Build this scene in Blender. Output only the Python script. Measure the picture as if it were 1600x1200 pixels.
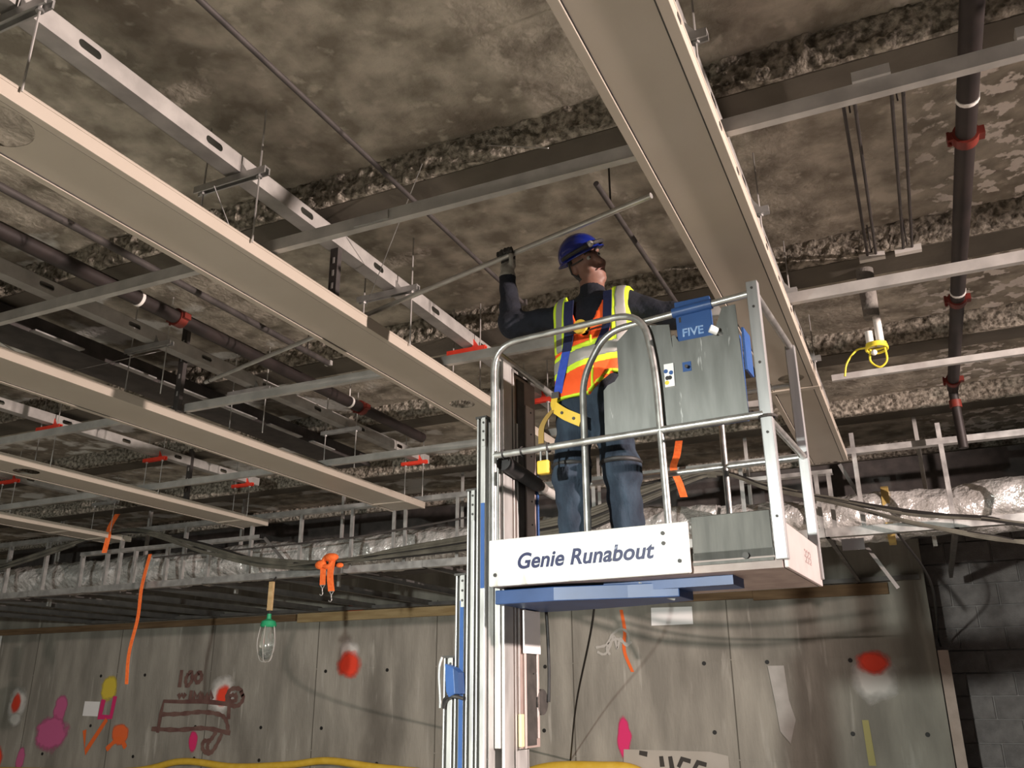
import bpy, bmesh, math, random
import numpy as np
from mathutils import Vector, Matrix, noise
random.seed(7)
for o in list(bpy.data.objects): bpy.data.objects.remove(o)
SC = bpy.context.scene
COL = SC.collection

# ------------------------------------------------------------------ camera
cam = bpy.data.cameras.new('camera'); cam.sensor_width = 36; cam.lens = 36 * 1350.2 / 1600
cam.clip_start = .05; cam.clip_end = 200
camo = bpy.data.objects.new('camera', cam); COL.objects.link(camo)
pitch, roll, yaw = math.radians(19.756), math.radians(-.421), math.radians(24.76)
Fw = Vector((-math.sin(yaw) * math.cos(pitch), math.cos(yaw) * math.cos(pitch), math.sin(pitch)))
R0 = Vector((math.cos(yaw), math.sin(yaw), 0)); U0 = R0.cross(Fw)
Rr = R0 * math.cos(roll) + U0 * math.sin(roll); Uu = U0 * math.cos(roll) - R0 * math.sin(roll)
M = Matrix((Rr, Uu, -Fw)).transposed().to_4x4(); M.translation = (0, 0, 1.6)
camo.matrix_world = M
SC.camera = camo

# ------------------------------------------------------------------ light
w = bpy.data.worlds.new('world'); SC.world = w; w.use_nodes = True
w.node_tree.nodes['Background'].inputs[0].default_value = (.75, .8, .9, 1)
w.node_tree.nodes['Background'].inputs[1].default_value = .035
def lamp(name, typ, loc, energy, color, size=.3, target=None, spot=None):
    l = bpy.data.lights.new(name, typ); l.energy = energy; l.color = color
    if typ == 'AREA': l.shape = 'RECTANGLE'; l.size = size; l.size_y = size * .7
    else: l.shadow_soft_size = size
    if spot: l.spot_size = math.radians(spot); l.spot_blend = .5
    o = bpy.data.objects.new(name, l); COL.objects.link(o); o.location = loc
    if target:
        d = Vector(target) - Vector(loc); o.rotation_euler = d.to_track_quat('-Z', 'Y').to_euler()
    return o
KEY = (-2.1, -3.2, 2.2)
lamp('work_light_left', 'SPOT', KEY, 3000, (.97, 1., .93), .11, (-9.6, 9, 1.2), 116)
KEY2 = (6.6, 2.95, 3.40)
lamp('work_light_right', 'SPOT', KEY2, 6000, (1., .81, .74), .06, (-6, 5.8, 3.42), 88)
for i, (p, e) in enumerate((((-6.5, 6.5, .5), 21), ((-3.0, 1.2, .5), 13), ((.2, 5.5, .5), 3))): lamp('floor_fill', 'POINT', p, e, (1., .93, .80), .45)  # added upward fill standing in for light bounced off the floor
vs = SC.view_settings
vs.view_transform = 'Standard'; vs.look = 'None'; vs.gamma = 1; vs.exposure = 0.0; vs.use_curve_mapping = False

# ------------------------------------------------------------------ materials
MATS = {}
def mat(name, c1, c2=None, scale=4., rough=.6, metal=0., bump=0., bscale=40., stretch=(1, 1, 1), lo=.35, hi=.65, r2=None, spec=None, detail=6., trans=0., bdist=.02):
    if name in MATS: return MATS[name]
    m = bpy.data.materials.new(name); MATS[name] = m; m.use_nodes = True
    nt = m.node_tree; N = nt.nodes; L = nt.links; b = N['Principled BSDF']
    b.inputs['Base Color'].default_value = (*c1, 1); b.inputs['Roughness'].default_value = rough; b.inputs['Metallic'].default_value = metal
    if spec is not None: b.inputs['Specular IOR Level'].default_value = spec
    if trans: b.inputs['Transmission Weight'].default_value = trans
    tc = N.new('ShaderNodeTexCoord'); mp = N.new('ShaderNodeMapping'); mp.inputs['Scale'].default_value = stretch
    L.new(tc.outputs['Object'], mp.inputs['Vector'])
    if c2:
        n = N.new('ShaderNodeTexNoise'); n.inputs['Scale'].default_value = scale; n.inputs['Detail'].default_value = detail
        L.new(mp.outputs[0], n.inputs['Vector'])
        r = N.new('ShaderNodeMapRange'); r.inputs[1].default_value = lo; r.inputs[2].default_value = hi
        L.new(n.outputs[0], r.inputs[0])
        mx = N.new('ShaderNodeMix'); mx.data_type = 'RGBA'; mx.inputs[6].default_value = (*c1, 1); mx.inputs[7].default_value = (*c2, 1)
        L.new(r.outputs[0], mx.inputs[0]); L.new(mx.outputs[2], b.inputs['Base Color']); m['mixout'] = mx.name
        if r2 is not None:
            q = N.new('ShaderNodeMapRange'); q.inputs[1].default_value = lo; q.inputs[2].default_value = hi; q.inputs[3].default_value = rough; q.inputs[4].default_value = r2
            L.new(n.outputs[0], q.inputs[0]); L.new(q.outputs[0], b.inputs['Roughness'])
    if bump:
        n2 = N.new('ShaderNodeTexNoise'); n2.inputs['Scale'].default_value = bscale; n2.inputs['Detail'].default_value = 5
        L.new(mp.outputs[0], n2.inputs['Vector'])
        bp = N.new('ShaderNodeBump'); bp.inputs['Strength'].default_value = bump; bp.inputs['Distance'].default_value = bdist
        L.new(n2.outputs[0], bp.inputs['Height']); L.new(bp.outputs[0], b.inputs['Normal'])
    return m

def overlay(m, color, scale, lo, hi, region=None, stretch=(1, 1, 1), detail=6.):
    """mix one more colour over a material; region = (axis, a, b) limits where it lies"""
    nt = m.node_tree; N = nt.nodes; L = nt.links; b = N['Principled BSDF']
    src = b.inputs['Base Color'].links[0].from_socket
    tc = N.new('ShaderNodeTexCoord'); mp = N.new('ShaderNodeMapping'); mp.inputs['Scale'].default_value = stretch
    L.new(tc.outputs['Object'], mp.inputs['Vector'])
    n = N.new('ShaderNodeTexNoise'); n.inputs['Scale'].default_value = scale; n.inputs['Detail'].default_value = detail
    L.new(mp.outputs[0], n.inputs['Vector'])
    r = N.new('ShaderNodeMapRange'); r.inputs[1].default_value = lo; r.inputs[2].default_value = hi; L.new(n.outputs[0], r.inputs[0])
    fac = r.outputs[0]
    for reg in (region or []):
        sp = N.new('ShaderNodeSeparateXYZ'); L.new(tc.outputs['Object'], sp.inputs[0])
        q = N.new('ShaderNodeMapRange'); q.inputs[1].default_value = reg[1]; q.inputs[2].default_value = reg[2]
        L.new(sp.outputs[reg[0]], q.inputs[0])
        mu = N.new('ShaderNodeMath'); mu.operation = 'MULTIPLY'; L.new(fac, mu.inputs[0]); L.new(q.outputs[0], mu.inputs[1]); fac = mu.outputs[0]
    mx = N.new('ShaderNodeMix'); mx.data_type = 'RGBA'; mx.inputs[7].default_value = (*color, 1)
    L.new(fac, mx.inputs[0]); L.new(src, mx.inputs[6]); L.new(mx.outputs[2], b.inputs['Base Color'])

def paint(name, col, soft=True, r0=.24, r1=.44, nscale=5.):
    """sprayed paint on the wall: ragged round edge fading out (generated coordinates across the patch)"""
    if name in MATS: return MATS[name]
    m = bpy.data.materials.new(name); MATS[name] = m; m.use_nodes = True
    nt = m.node_tree; N = nt.nodes; L = nt.links; b = N['Principled BSDF']
    b.inputs['Base Color'].default_value = (*col, 1); b.inputs['Roughness'].default_value = .75
    if soft:
        tc = N.new('ShaderNodeTexCoord')
        v = N.new('ShaderNodeVectorMath'); v.operation = 'SUBTRACT'; v.inputs[1].default_value = (.5, .5, .5); L.new(tc.outputs['Generated'], v.inputs[0])
        mu = N.new('ShaderNodeVectorMath'); mu.operation = 'MULTIPLY'; mu.inputs[1].default_value = (1, 0, 1); L.new(v.outputs[0], mu.inputs[0])
        ln = N.new('ShaderNodeVectorMath'); ln.operation = 'LENGTH'; L.new(mu.outputs[0], ln.inputs[0])
        n = N.new('ShaderNodeTexNoise'); n.inputs['Scale'].default_value = nscale; L.new(tc.outputs['Object'], n.inputs['Vector'])
        ad = N.new('ShaderNodeMath'); ad.operation = 'MULTIPLY_ADD'; ad.inputs[1].default_value = .3; L.new(n.outputs[0], ad.inputs[0]); L.new(ln.outputs['Value'], ad.inputs[2])
        r = N.new('ShaderNodeMapRange'); r.inputs[1].default_value = r0 + .15; r.inputs[2].default_value = r1 + .15; r.inputs[3].default_value = 1; r.inputs[4].default_value = 0
        L.new(ad.outputs[0], r.inputs[0]); L.new(r.outputs[0], b.inputs['Alpha'])
    return m

SLAB = mat('sprayed_slab', (.25, .222, .18), (.57, .52, .435), 4.6, .95, bump=.5, bscale=26, lo=.36, hi=.66, detail=9, bdist=.025)
overlay(SLAB, (.17, .14, .11), .8, .54, .74)
overlay(SLAB, (.56, .51, .43), 9, .58, .70)
overlay(SLAB, (.95, .88, .82), 8.5, .53, .565, [(0, .2, .55)], detail=9)  # pale puffs at right: lamp light on lumps, put into the slab colour
overlay(SLAB, (.85, .85, .82), 2.0, .53, .59, [(0, -4.6, -5.2)], detail=4)
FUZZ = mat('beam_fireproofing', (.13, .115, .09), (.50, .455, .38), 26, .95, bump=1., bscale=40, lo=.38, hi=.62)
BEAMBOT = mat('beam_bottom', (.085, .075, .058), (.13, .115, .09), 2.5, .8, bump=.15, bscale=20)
CONC = mat('cast_concrete', (.235, .222, .19), (.38, .36, .31), 2.2, .85, bump=.25, bscale=25, stretch=(1.3, 1, .28), detail=9)
overlay(CONC, (.165, .152, .128), 1.1, .56, .74, stretch=(1, 1, .35))
overlay(CONC, (.46, .44, .39), 6, .60, .72, stretch=(1, 1, .12))
FLOOR = mat('floor_concrete', (.34, .31, .27), (.46, .43, .38), 1.5, .8)
BLOCK = mat('concrete_block', (.22, .20, .195), (.33, .30, .29), 6, .9, bump=.5, bscale=60)
MORTAR = mat('mortar', (.38, .35, .34), (.44, .41, .40), 10, .95)
PANEL = mat('cream_enamel', (.465, .415, .345), (.49, .44, .37), 3, .45)
GALV = mat('galvanized', (.42, .42, .41), (.60, .60, .58), 9, .42, .7, r2=.55)
GALVD = mat('galvanized_dull', (.40, .39, .37), (.54, .53, .50), 7, .55, .3)
DARKST = mat('dark_steel', (.055, .05, .048), (.09, .08, .075), 8, .6, .3)
PIPEM = mat('black_pipe', (.017, .013, .012), (.03, .022, .02), 6, .55, .1)
REDM = mat('red_paint', (.75, .035, .02), (.9, .08, .04), 8, .5)
REDCP = mat('red_coupling', (.12, .016, .010), (.19, .026, .016), 12, .5)
WHITEM = mat('white_plastic', (.8, .78, .74), None, rough=.5)
LABELW = mat('white_label', (.93, .93, .92), None, rough=.6)
ALU = mat('aluminium', (.48, .48, .465), (.64, .64, .625), 14, .36, .5, r2=.45, stretch=(1, 1, .25))
ALUP = mat('aluminium_sheet', (.165, .17, .16), (.23, .235, .225), 7, .45, .45, r2=.55, stretch=(3, 1, .5))
overlay(ALUP, (.5, .5, .49), 18, .66, .72, stretch=(2.2, 1, .3))
ALUT = mat('toe_board_white', (.74, .74, .70), (.84, .84, .81), 9, .42, .15, stretch=(3, 1, .5))
overlay(ALUT, (.36, .33, .28), 7, .60, .78, stretch=(2, 1, .6))
ALUD = mat('dark_aluminium', (.06, .058, .051), (.10, .097, .086), 8, .55, .3, stretch=(3, 1, .4))  # darker aluminium for the right toe board and its ledge
POSTM = mat('post_aluminium', (.33, .335, .335), (.42, .42, .42), 10, .4, .4, stretch=(3, 3, .3))
TUBE = mat('rail_tube', (.40, .40, .385), (.52, .52, .50), 20, .3, .8, r2=.42)
DARKG = mat('groove_dark', (.035, .033, .03), (.06, .055, .05), 20, .6)
BLUE = mat('blue_enamel', (.028, .085, .26), (.036, .105, .31), 9, .4)
NAVYST = mat('blue_steel', (.014, .045, .14), (.024, .065, .19), 5, .45)
BROWNP = mat('worn_brown_plate', (.26, .20, .18), (.36, .29, .26), 9, .55)
TEXTB = mat('blue_print', (.006, .011, .065), (.30, .33, .42), 26, .5, lo=.66, hi=.76)
YELM = mat('yellow_plastic', (.72, .46, .04), (.8, .54, .07), 8, .45)
YELC = mat('yellow_cord', (.8, .66, .05), None, rough=.5)
BLACK = mat('black_rubber', (.018, .017, .017), (.03, .028, .028), 20, .6)
STRAPO = mat('orange_webbing', (.85, .13, .02), (.95, .2, .04), 30, .8)
STRAPB = mat('blue_webbing', (.02, .06, .42), (.03, .08, .5), 60, .75)
STRAPN = mat('navy_webbing', (.006, .01, .05), (.01, .016, .07), 60, .8)
WOOD = mat('lumber', (.42, .28, .13), (.58, .42, .22), 5, .75, bump=.2, stretch=(.3, 3, 3))
WOODD = mat('old_lumber', (.15, .09, .045), (.24, .15, .08), 5, .85, bump=.2, stretch=(.3, 3, 3))
FOIL = mat('foil_wrap', (.74, .73, .70), (.92, .92, .90), 6, .2, .55, bump=.9, bscale=6, r2=.34, bdist=.10)
TAN = mat('tan_tape', (.5, .36, .12), None, rough=.5)
CABLE = mat('grey_cable', (.07, .068, .055), (.13, .125, .10), 5, .55)
CABLEB = mat('black_cable', (.012, .011, .01), None, rough=.6)
SKIN = mat('skin', (.17, .083, .058), (.22, .11, .078), 14, .55)
HAIR = mat('dark_hair', (.012, .01, .009), (.03, .025, .02), 60, .7)
SHIRT = mat('navy_fleece', (.004, .005, .010), (.008, .010, .018), 18, .9, bump=.5, bscale=16, bdist=.03)
JEANS = mat('denim', (.007, .013, .025), (.026, .043, .066), 7, .9, bump=.6, bscale=9, stretch=(1.6, 1.6, .7), bdist=.04)
GLOVE = mat('grey_glove', (.26, .25, .22), (.38, .36, .32), 30, .85)
GLOVED = mat('dark_glove', (.03, .03, .028), (.06, .055, .05), 30, .85)
HATM = mat('blue_hat', (.006, .016, .17), None, rough=.22)
ORANGE = mat('hi_vis_orange', (.98, .12, .015), (.9, .09, .01), 8, .75, bump=.4, bscale=8, bdist=.03)
LIME = mat('hi_vis_lime', (.62, .85, .03), None, rough=.7)
SILVER = mat('reflective_silver', (.30, .295, .275), None, rough=.55, metal=.2)
EYEW = mat('eye_white', (.32, .30, .27), None, rough=.3)
GREEN = mat('green_cap', (.02, .30, .13), None, rough=.5)
GREYSL = mat('grey_sleeve', (.17, .16, .145), (.24, .225, .20), 8, .9, bump=.4)
SHOE = mat('boot_leather', (.05, .035, .025), None, rough=.7)

# ------------------------------------------------------------------ mesh helpers
class MB:
    def __init__(s): s.v = []; s.f = []; s.m = []
    def add(s, vs, fs, mi=0):
        b = len(s.v); s.v += [tuple(p) for p in vs]; s.f += [tuple(i + b for i in f) for f in fs]; s.m += [mi] * len(fs); return s
    def box(s, x0, x1, y0, y1, z0, z1, mi=0):
        return s.add([(x, y, z) for z in (z0, z1) for y in (y0, y1) for x in (x0, x1)],
                     [(0, 2, 3, 1), (4, 5, 7, 6), (0, 1, 5, 4), (2, 6, 7, 3), (0, 4, 6, 2), (1, 3, 7, 5)], mi)
    def prism(s, poly, axis, a, b, mi=0):
        """2-D outline (in the two other axes, in order) pushed along axis from a to b"""
        def P(p, t):
            return {0: (t, p[0], p[1]), 1: (p[0], t, p[1]), 2: (p[0], p[1], t)}[axis]
        n = len(poly)
        return s.add([P(p, a) for p in poly] + [P(p, b) for p in poly],
                     [tuple(range(n)), tuple(range(2 * n - 1, n - 1, -1))] + [(i, i + n, (i + 1) % n + n, (i + 1) % n) for i in range(n)], mi)
    def tube(s, pts, r, n=10, cap=True, mi=0):
        pts = [Vector(p) for p in pts]; rs = r if isinstance(r, (list, tuple)) else [r] * len(pts)
        k = len(pts); b = len(s.v); up = None
        for i, p in enumerate(pts):
            t = (pts[min(i + 1, k - 1)] - pts[max(i - 1, 0)]).normalized()
            if up is None: up = Vector((0, 0, 1)) if abs(t.z) < .9 else Vector((1, 0, 0))
            x = up.cross(t).normalized(); up = t.cross(x).normalized()
            for j in range(n):
                a = 2 * math.pi * j / n; s.v.append(tuple(p + (x * math.cos(a) + up * math.sin(a)) * rs[i]))
        for i in range(k - 1):
            for j in range(n):
                s.f.append((b + i * n + j, b + i * n + (j + 1) % n, b + (i + 1) * n + (j + 1) % n, b + (i + 1) * n + j)); s.m.append(mi)
        if cap:
            s.f.append(tuple(b + j for j in range(n - 1, -1, -1))); s.f.append(tuple(b + (k - 1) * n + j for j in range(n))); s.m += [mi] * 2
        return s
    def bar(s, p, q, wdt, hgt, up=(0, 0, 1), mi=0):
        """rectangular bar between two points"""
        p, q = Vector(p), Vector(q); t = (q - p).normalized(); x = t.cross(Vector(up)).normalized(); u = x.cross(t)
        c = [x * a * wdt / 2 + u * b * hgt / 2 for a, b in ((-1, -1), (1, -1), (1, 1), (-1, 1))]
        return s.add([p + d for d in c] + [q + d for d in c], [(3, 2, 1, 0), (4, 5, 6, 7)] + [(i, (i + 1) % 4, (i + 1) % 4 + 4, i + 4) for i in range(4)], mi)
    def ribbon(s, pts, wv, th, nv, mi=0):
        """flat strap along pts, width vector wv, thickness th along nv"""
        wv = Vector(wv); nv = Vector(nv).normalized() * th; b = len(s.v)
        for p in pts:
            p = Vector(p); s.v += [tuple(p - wv / 2), tuple(p + wv / 2), tuple(p + wv / 2 + nv), tuple(p - wv / 2 + nv)]
        for i in range(len(pts) - 1):
            for j in range(4):
                s.f.append((b + 4 * i + j, b + 4 * i + (j + 1) % 4, b + 4 * i + 4 + (j + 1) % 4, b + 4 * i + 4 + j)); s.m.append(mi)
        e = b + 4 * (len(pts) - 1); s.f += [(b + 3, b + 2, b + 1, b), (e, e + 1, e + 2, e + 3)]; s.m += [mi] * 2
        return s
    def lathe(s, prof, c=(0, 0, 0), n=24, mi=0):
        b = len(s.v); k = len(prof)
        for r, z in prof:
            for j in range(n):
                a = 2 * math.pi * j / n; s.v.append((c[0] + r * math.cos(a), c[1] + r * math.sin(a), c[2] + z))
        for i in range(k - 1):
            for j in range(n):
                s.f.append((b + i * n + j, b + i * n + (j + 1) % n, b + (i + 1) * n + (j + 1) % n, b + (i + 1) * n + j)); s.m.append(mi)
        s.f.append(tuple(b + j for j in range(n - 1, -1, -1))); s.f.append(tuple(b + (k - 1) * n + j for j in range(n))); s.m += [mi] * 2
        return s
    def ball(s, c, r, n=12, k=8, mi=0):
        r = r if isinstance(r, (tuple, list)) else (r, r, r); b = len(s.v)
        for i in range(k + 1):
            t = math.pi * i / k
            for j in range(n):
                a = 2 * math.pi * j / n
                s.v.append((c[0] + r[0] * math.sin(t) * math.cos(a), c[1] + r[1] * math.sin(t) * math.sin(a), c[2] - r[2] * math.cos(t)))
        for i in range(k):
            for j in range(n):
                s.f.append((b + i * n + j, b + i * n + (j + 1) % n, b + (i + 1) * n + (j + 1) % n, b + (i + 1) * n + j)); s.m.append(mi)
        return s
    def mesh(s, name, mats, smooth=False):
        me = bpy.data.meshes.new(name); me.from_pydata(s.v, [], s.f); me.validate()
        for m in (mats if isinstance(mats, (list, tuple)) else [mats]): me.materials.append(m)
        if len(me.polygons) == len(s.m): me.polygons.foreach_set('material_index', s.m)
        if smooth:
            me.polygons.foreach_set('use_smooth', [True] * len(me.polygons)); me.set_sharp_from_angle(angle=math.radians(smooth if smooth is not True else 40))
        me.update(); return me
    def build(s, name, mats, parent=None, smooth=False, bevel=0):
        o = bpy.data.objects.new(name, s.mesh(name, mats, smooth)); COL.objects.link(o); o.parent = parent
        if bevel:
            b = o.modifiers.new('bevel', 'BEVEL'); b.width = bevel; b.segments = 2; b.limit_method = 'ANGLE'
        return o

def tag(o, label=None, cat=None, group=None, kind=None):
    if label: o['label'] = label
    if cat: o['category'] = cat
    if group: o['group'] = group
    if kind: o['kind'] = kind
    return o
def empty(name, loc=(0, 0, 0), rz=0):
    o = bpy.data.objects.new(name, None); COL.objects.link(o); o.location = loc; o.rotation_euler = (0, 0, rz); o.empty_display_size = .1; return o
def inst(name, me, loc, parent, rot=(0, 0, 0), scale=(1, 1, 1)):
    o = bpy.data.objects.new(name, me); COL.objects.link(o); o.parent = parent; o.location = loc; o.rotation_euler = rot; o.scale = scale; return o
def arc(c, r, a0, a1, n, plane):
    """points of a bend; plane = two unit vectors"""
    c = Vector(c); e, f = Vector(plane[0]), Vector(plane[1])
    return [c + (e * math.cos(a0 + (a1 - a0) * i / n) + f * math.sin(a0 + (a1 - a0) * i / n)) * r for i in range(n + 1)]
def fillet(pts, r, n=6):
    """round the corners of a polyline"""
    pts = [Vector(p) for p in pts]; out = [pts[0]]
    for i in range(1, len(pts) - 1):
        a, b, c = pts[i - 1], pts[i], pts[i + 1]; d1 = (a - b).normalized(); d2 = (c - b).normalized()
        rr = min(r, (a - b).length * .48, (c - b).length * .48)
        p, q = b + d1 * rr, b + d2 * rr
        for k in range(n + 1):
            t = k / n; out.append((1 - t) ** 2 * p + 2 * t * (1 - t) * b + t * t * q)
    return out + [pts[-1]]
def spline(pts, n=10):
    pts = [Vector(p) for p in pts]; P = [2 * pts[0] - pts[1]] + pts + [2 * pts[-1] - pts[-2]]; out = []
    for i in range(1, len(P) - 2):
        for k in range(n):
            t = k / n; a, b, c, d = P[i - 1], P[i], P[i + 1], P[i + 2]
            out.append(.5 * (2 * b + (c - a) * t + (2 * a - 5 * b + 4 * c - d) * t * t + (3 * b - a - 3 * c + d) * t ** 3))
    return out + [pts[-1]]
def holed_plate(mb, L0, L1, w0, w1, t0, t1, holes, axes, mi=0, n=20):
    """flat plate running L0..L1 by w0..w1, thickness t0..t1, with oval holes (pos, mid, rl, rw); axes maps (l,w,t) -> xyz"""
    def q(l, ww, t): return axes(l, ww, t)
    cur = L0
    def slab(a, b):
        vs = [q(l, ww, t) for t in (t0, t1) for ww in (w0, w1) for l in (a, b)]
        mb.add(vs, [(0, 2, 3, 1), (4, 5, 7, 6), (0, 1, 5, 4), (2, 6, 7, 3), (0, 4, 6, 2), (1, 3, 7, 5)], mi)
    for pos, mid, rl, rw in sorted(holes):
        a, b = max(pos - rl * 1.3, cur), pos + rl * 1.3
        if a > cur: slab(cur, a)
        inn, outr = [], []
        sup = min(rl, rw)
        for j in range(n):
            th = 2 * math.pi * (j + .5) / n; cx, sx = math.cos(th), math.sin(th)
            if rl > rw * 1.2: inn.append((pos + math.copysign(rl - rw, cx) + rw * cx, mid + rw * sx))
            else: inn.append((pos + rl * cx, mid + rw * sx))
            hl = (b - a) / 2; cl = (a + b) / 2; hw = (w1 - w0) / 2; cw = (w0 + w1) / 2
            k = max(abs(cx), abs(sx)); outr.append((cl + hl * cx / k, cw + hw * sx / k))
        # pull the boundary samples nearest the corners onto the corners
        for (l, ww) in ((a, w0), (b, w0), (a, w1), (b, w1)):
            i = min(range(n), key=lambda i: (outr[i][0] - l) ** 2 / hl ** 2 + (outr[i][1] - ww) ** 2 / hw ** 2); outr[i] = (l, ww)
        vs = [q(l, ww, t) for t in (t0, t1) for (l, ww) in inn + outr]; fs = []
        for j in range(n):
            k = (j + 1) % n
            fs += [(j, k, n + k, n + j), (2 * n + j, 3 * n + j, 3 * n + k, 2 * n + k), (j, 2 * n + j, 2 * n + k, k), (n + j, n + k, 3 * n + k, 3 * n + j)]
        mb.add(vs, fs, mi); cur = b
    if cur < L1: slab(cur, L1)
    return mb

# ------------------------------------------------------------------ setting
SLZ = 4.56
b = MB().box(-20, 9, -6, 16, -.2, 0); tag(b.build('floor', FLOOR), kind='structure')
def slab_mesh():
    x0, x1, y0, y1, d = -19., 5., -1., 14.9, .07
    nx, ny = int((x1 - x0) / d), int((y1 - y0) / d); vs, fs = [], []
    for j in range(ny + 1):
        for i in range(nx + 1):
            x, y = x0 + i * d, y0 + j * d
            h = noise.noise((x * 1.6, y * 1.6, 0)) * .022 + noise.noise((x * 6, y * 6, 3)) * .006
            vs.append((x, y, SLZ + h))
    for j in range(ny):
        for i in range(nx):
            a = j * (nx + 1) + i; fs.append((a, a + nx + 1, a + nx + 2, a + 1))
    m = MB().add(vs, fs); m.box(x0, x1, y0, y1, SLZ + .06, SLZ + .3); return m
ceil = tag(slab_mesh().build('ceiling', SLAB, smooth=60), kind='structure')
for yn, yf in ((1.42, 1.66), (3.62, 3.84), (5.70, 6.04), (7.5, 7.8), (9.5, 9.8), (11.5, 11.8)):
    zb = 4.36
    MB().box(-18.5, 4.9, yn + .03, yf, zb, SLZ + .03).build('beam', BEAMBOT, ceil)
    d = .02; nx = int(23.4 / d); nz = 9; vs, fs = [], []
    for k in range(nz + 1):
        for i in range(nx + 1):
            x = -18.5 + i * d; z = zb + .012 + k * (SLZ - zb) / nz
            h = abs(noise.noise((x * 14, z * 14, yn))) * .04 + noise.noise((x * 33, z * 33, yn)) * .022
            edge = .6 if k in (0, nz) else 1.
            vs.append((x, yn + .03 - .02 - h * edge, z + noise.noise((x * 12, yn, z * 5)) * .015))
    for k in range(nz):
        for i in range(nx):
            a = k * (nx + 1) + i; fs.append((a, a + 1, a + nx + 2, a + nx + 1))
    # shell sides so that the coat has thickness
    nb = len(vs); vs += [(-18.5 + i * d, yn + .04, zb + .004) for i in range(nx + 1)]
    fs += [(nb + i, nb + i + 1, i + 1, i) for i in range(nx)]
    tag(MB().add(vs, fs).build('beam_fireproofing', FUZZ, ceil, smooth=70), kind='stuff')

WY = 13.0
wall = tag(MB().box(-19, .06, WY, WY + 2.2, 0, SLZ + .05).build('wall_back', CONC), kind='structure')
tag(MB().box(-19.3, -19, -6, 15.2, 0, SLZ + .05).build('wall_left', CONC), kind='structure')
for z in (2.04, .73, 3.35):
    MB().box(-18.9, .05, WY - .006, WY + .01, z - .007, z + .007).build('form_seam', CONC, wall)
for x in (-17.0, -14.6, -12.2, -9.8, -7.4, -5.0, -2.6):
    MB().box(x - .008, x + .008, WY - .004, WY + .01, .1, 3.1).build('form_seam', mat('seam_dark', (.12, .11, .09), None, rough=.9), wall)
th = MB().lathe([(.03, -.004), (.03, .002)], n=10).mesh('tie_hole', CABLEB)
for i, x in enumerate((-16.4, -15.1, -13.8, -12.4, -11.0, -9.7, -8.4, -5.4, -4.2, -3.0, -2.2, -1.05, -.1)):
    for z in (2.0, 1.08, .55):
        if (i * 7 + int(z * 10)) % 4 == 0: continue
        inst('tie_hole', th, (x + .1 * math.sin(i * 5 + z), WY - .004, z), wall, (math.pi / 2, 0, 0))

# block wall, set back behind the end of the concrete
BY = 14.4
bw = tag(MB().box(.06, 5, BY + .02, BY + .3, 0, SLZ + .05).build('wall_right', MORTAR), kind='structure')
bm = bmesh.new(); bmesh.ops.create_cube(bm, size=1); bmesh.ops.scale(bm, vec=(.59, .06, .29), verts=bm.verts)
bmesh.ops.bevel(bm, geom=bm.edges[:], offset=.006, segments=1, affect='EDGES'); bme = bpy.data.meshes.new('block'); bm.to_mesh(bme); bm.free(); bme.materials.append(BLOCK)
for rw in range(15):
    for c in range(5):
        inst('block', bme, (.38 + c * .61 - (.3 if rw % 2 else 0), BY + random.uniform(-.004, .004), .16 + rw * .305), bw)
tag(MB().box(.075, .20, WY - .05, WY + .12, 0, 2.1).build('trim_1', mat('pale_strip', (.50, .40, .34), (.58, .47, .41), 7, .85, bump=.2)), kind='structure')

# ---- paint, chalk and stickers on the concrete
PY = WY - .006
PC = [0]
def py(y):
    PC[0] += 1; return y - .0002 * PC[0]
def blob(x, z, rx, rz, m, label, y=PY, n=26, jag=.10, seed=0):
    rnd = random.Random(seed + int(abs(x) * 100)); pts = []
    for j in range(n):
        a = 2 * math.pi * j / n; k = 1 + rnd.uniform(-jag, jag); pts.append((x + rx * k * math.cos(a), z + rz * k * math.sin(a)))
    y = py(WY - .006); return tag(MB().add([(p[0], y, p[1]) for p in pts], [tuple(range(len(pts)))]).build('paint_mark', m, wall), label)
def poly(pts, m, label, name='paint_mark', y=PY):
    y = py(WY - .006); return tag(MB().prism(pts, 1, y, y + .0004).build(name, m, wall), label)
def stroke(mb, pts, wd, y=PY, smooth=True):
    y = py(WY - .006); P = spline([(p[0], y, p[1]) for p in pts], 6) if smooth and len(pts) > 2 else [Vector((p[0], y, p[1])) for p in pts]
    b = len(mb.v)
    for i, p in enumerate(P):
        t = (P[min(i + 1, len(P) - 1)] - P[max(i - 1, 0)]); t.y = 0
        t = t.normalized() if t.length else Vector((1, 0, 0)); nrm = Vector((-t.z, 0, t.x)) * wd / 2 * (1 + .2 * math.sin(i * 1.9))
        mb.v += [tuple(p + nrm), tuple(p - nrm)]
    for i in range(len(P) - 1): mb.f.append((b + 2 * i, b + 2 * i + 1, b + 2 * i + 3, b + 2 * i + 2)); mb.m.append(0)
    return mb
RED_S = paint('spray_red', (.95, .07, .03)); WH_S = paint('spray_white', (.75, .73, .69)); MAG = paint('spray_magenta', (.72, .03, .16), r0=.33, r1=.43)
PNK = paint('spray_pink', (.62, .13, .30), r0=.28, r1=.40); ORG = paint('spray_orange', (.9, .16, .04), r0=.32, r1=.42); YEL_S = paint('spray_yellow', (.75, .58, .06), r0=.3, r1=.43)
BRN = mat('brown_marker', (.13, .06, .052), (.19, .11, .09), 5, .85); CHALK = mat('chalk', (.5, .48, .44), None, rough=.95); ORGF = mat('orange_line', (.9, .16, .03), None, rough=.8)
blob(-.745, 1.77, .36, .36, WH_S, 'white sprayed halo under the red spot near the block wall', PY + .002)
blob(-.72, 1.96, .27, .19, RED_S, 'red sprayed spot near the block wall')
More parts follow.
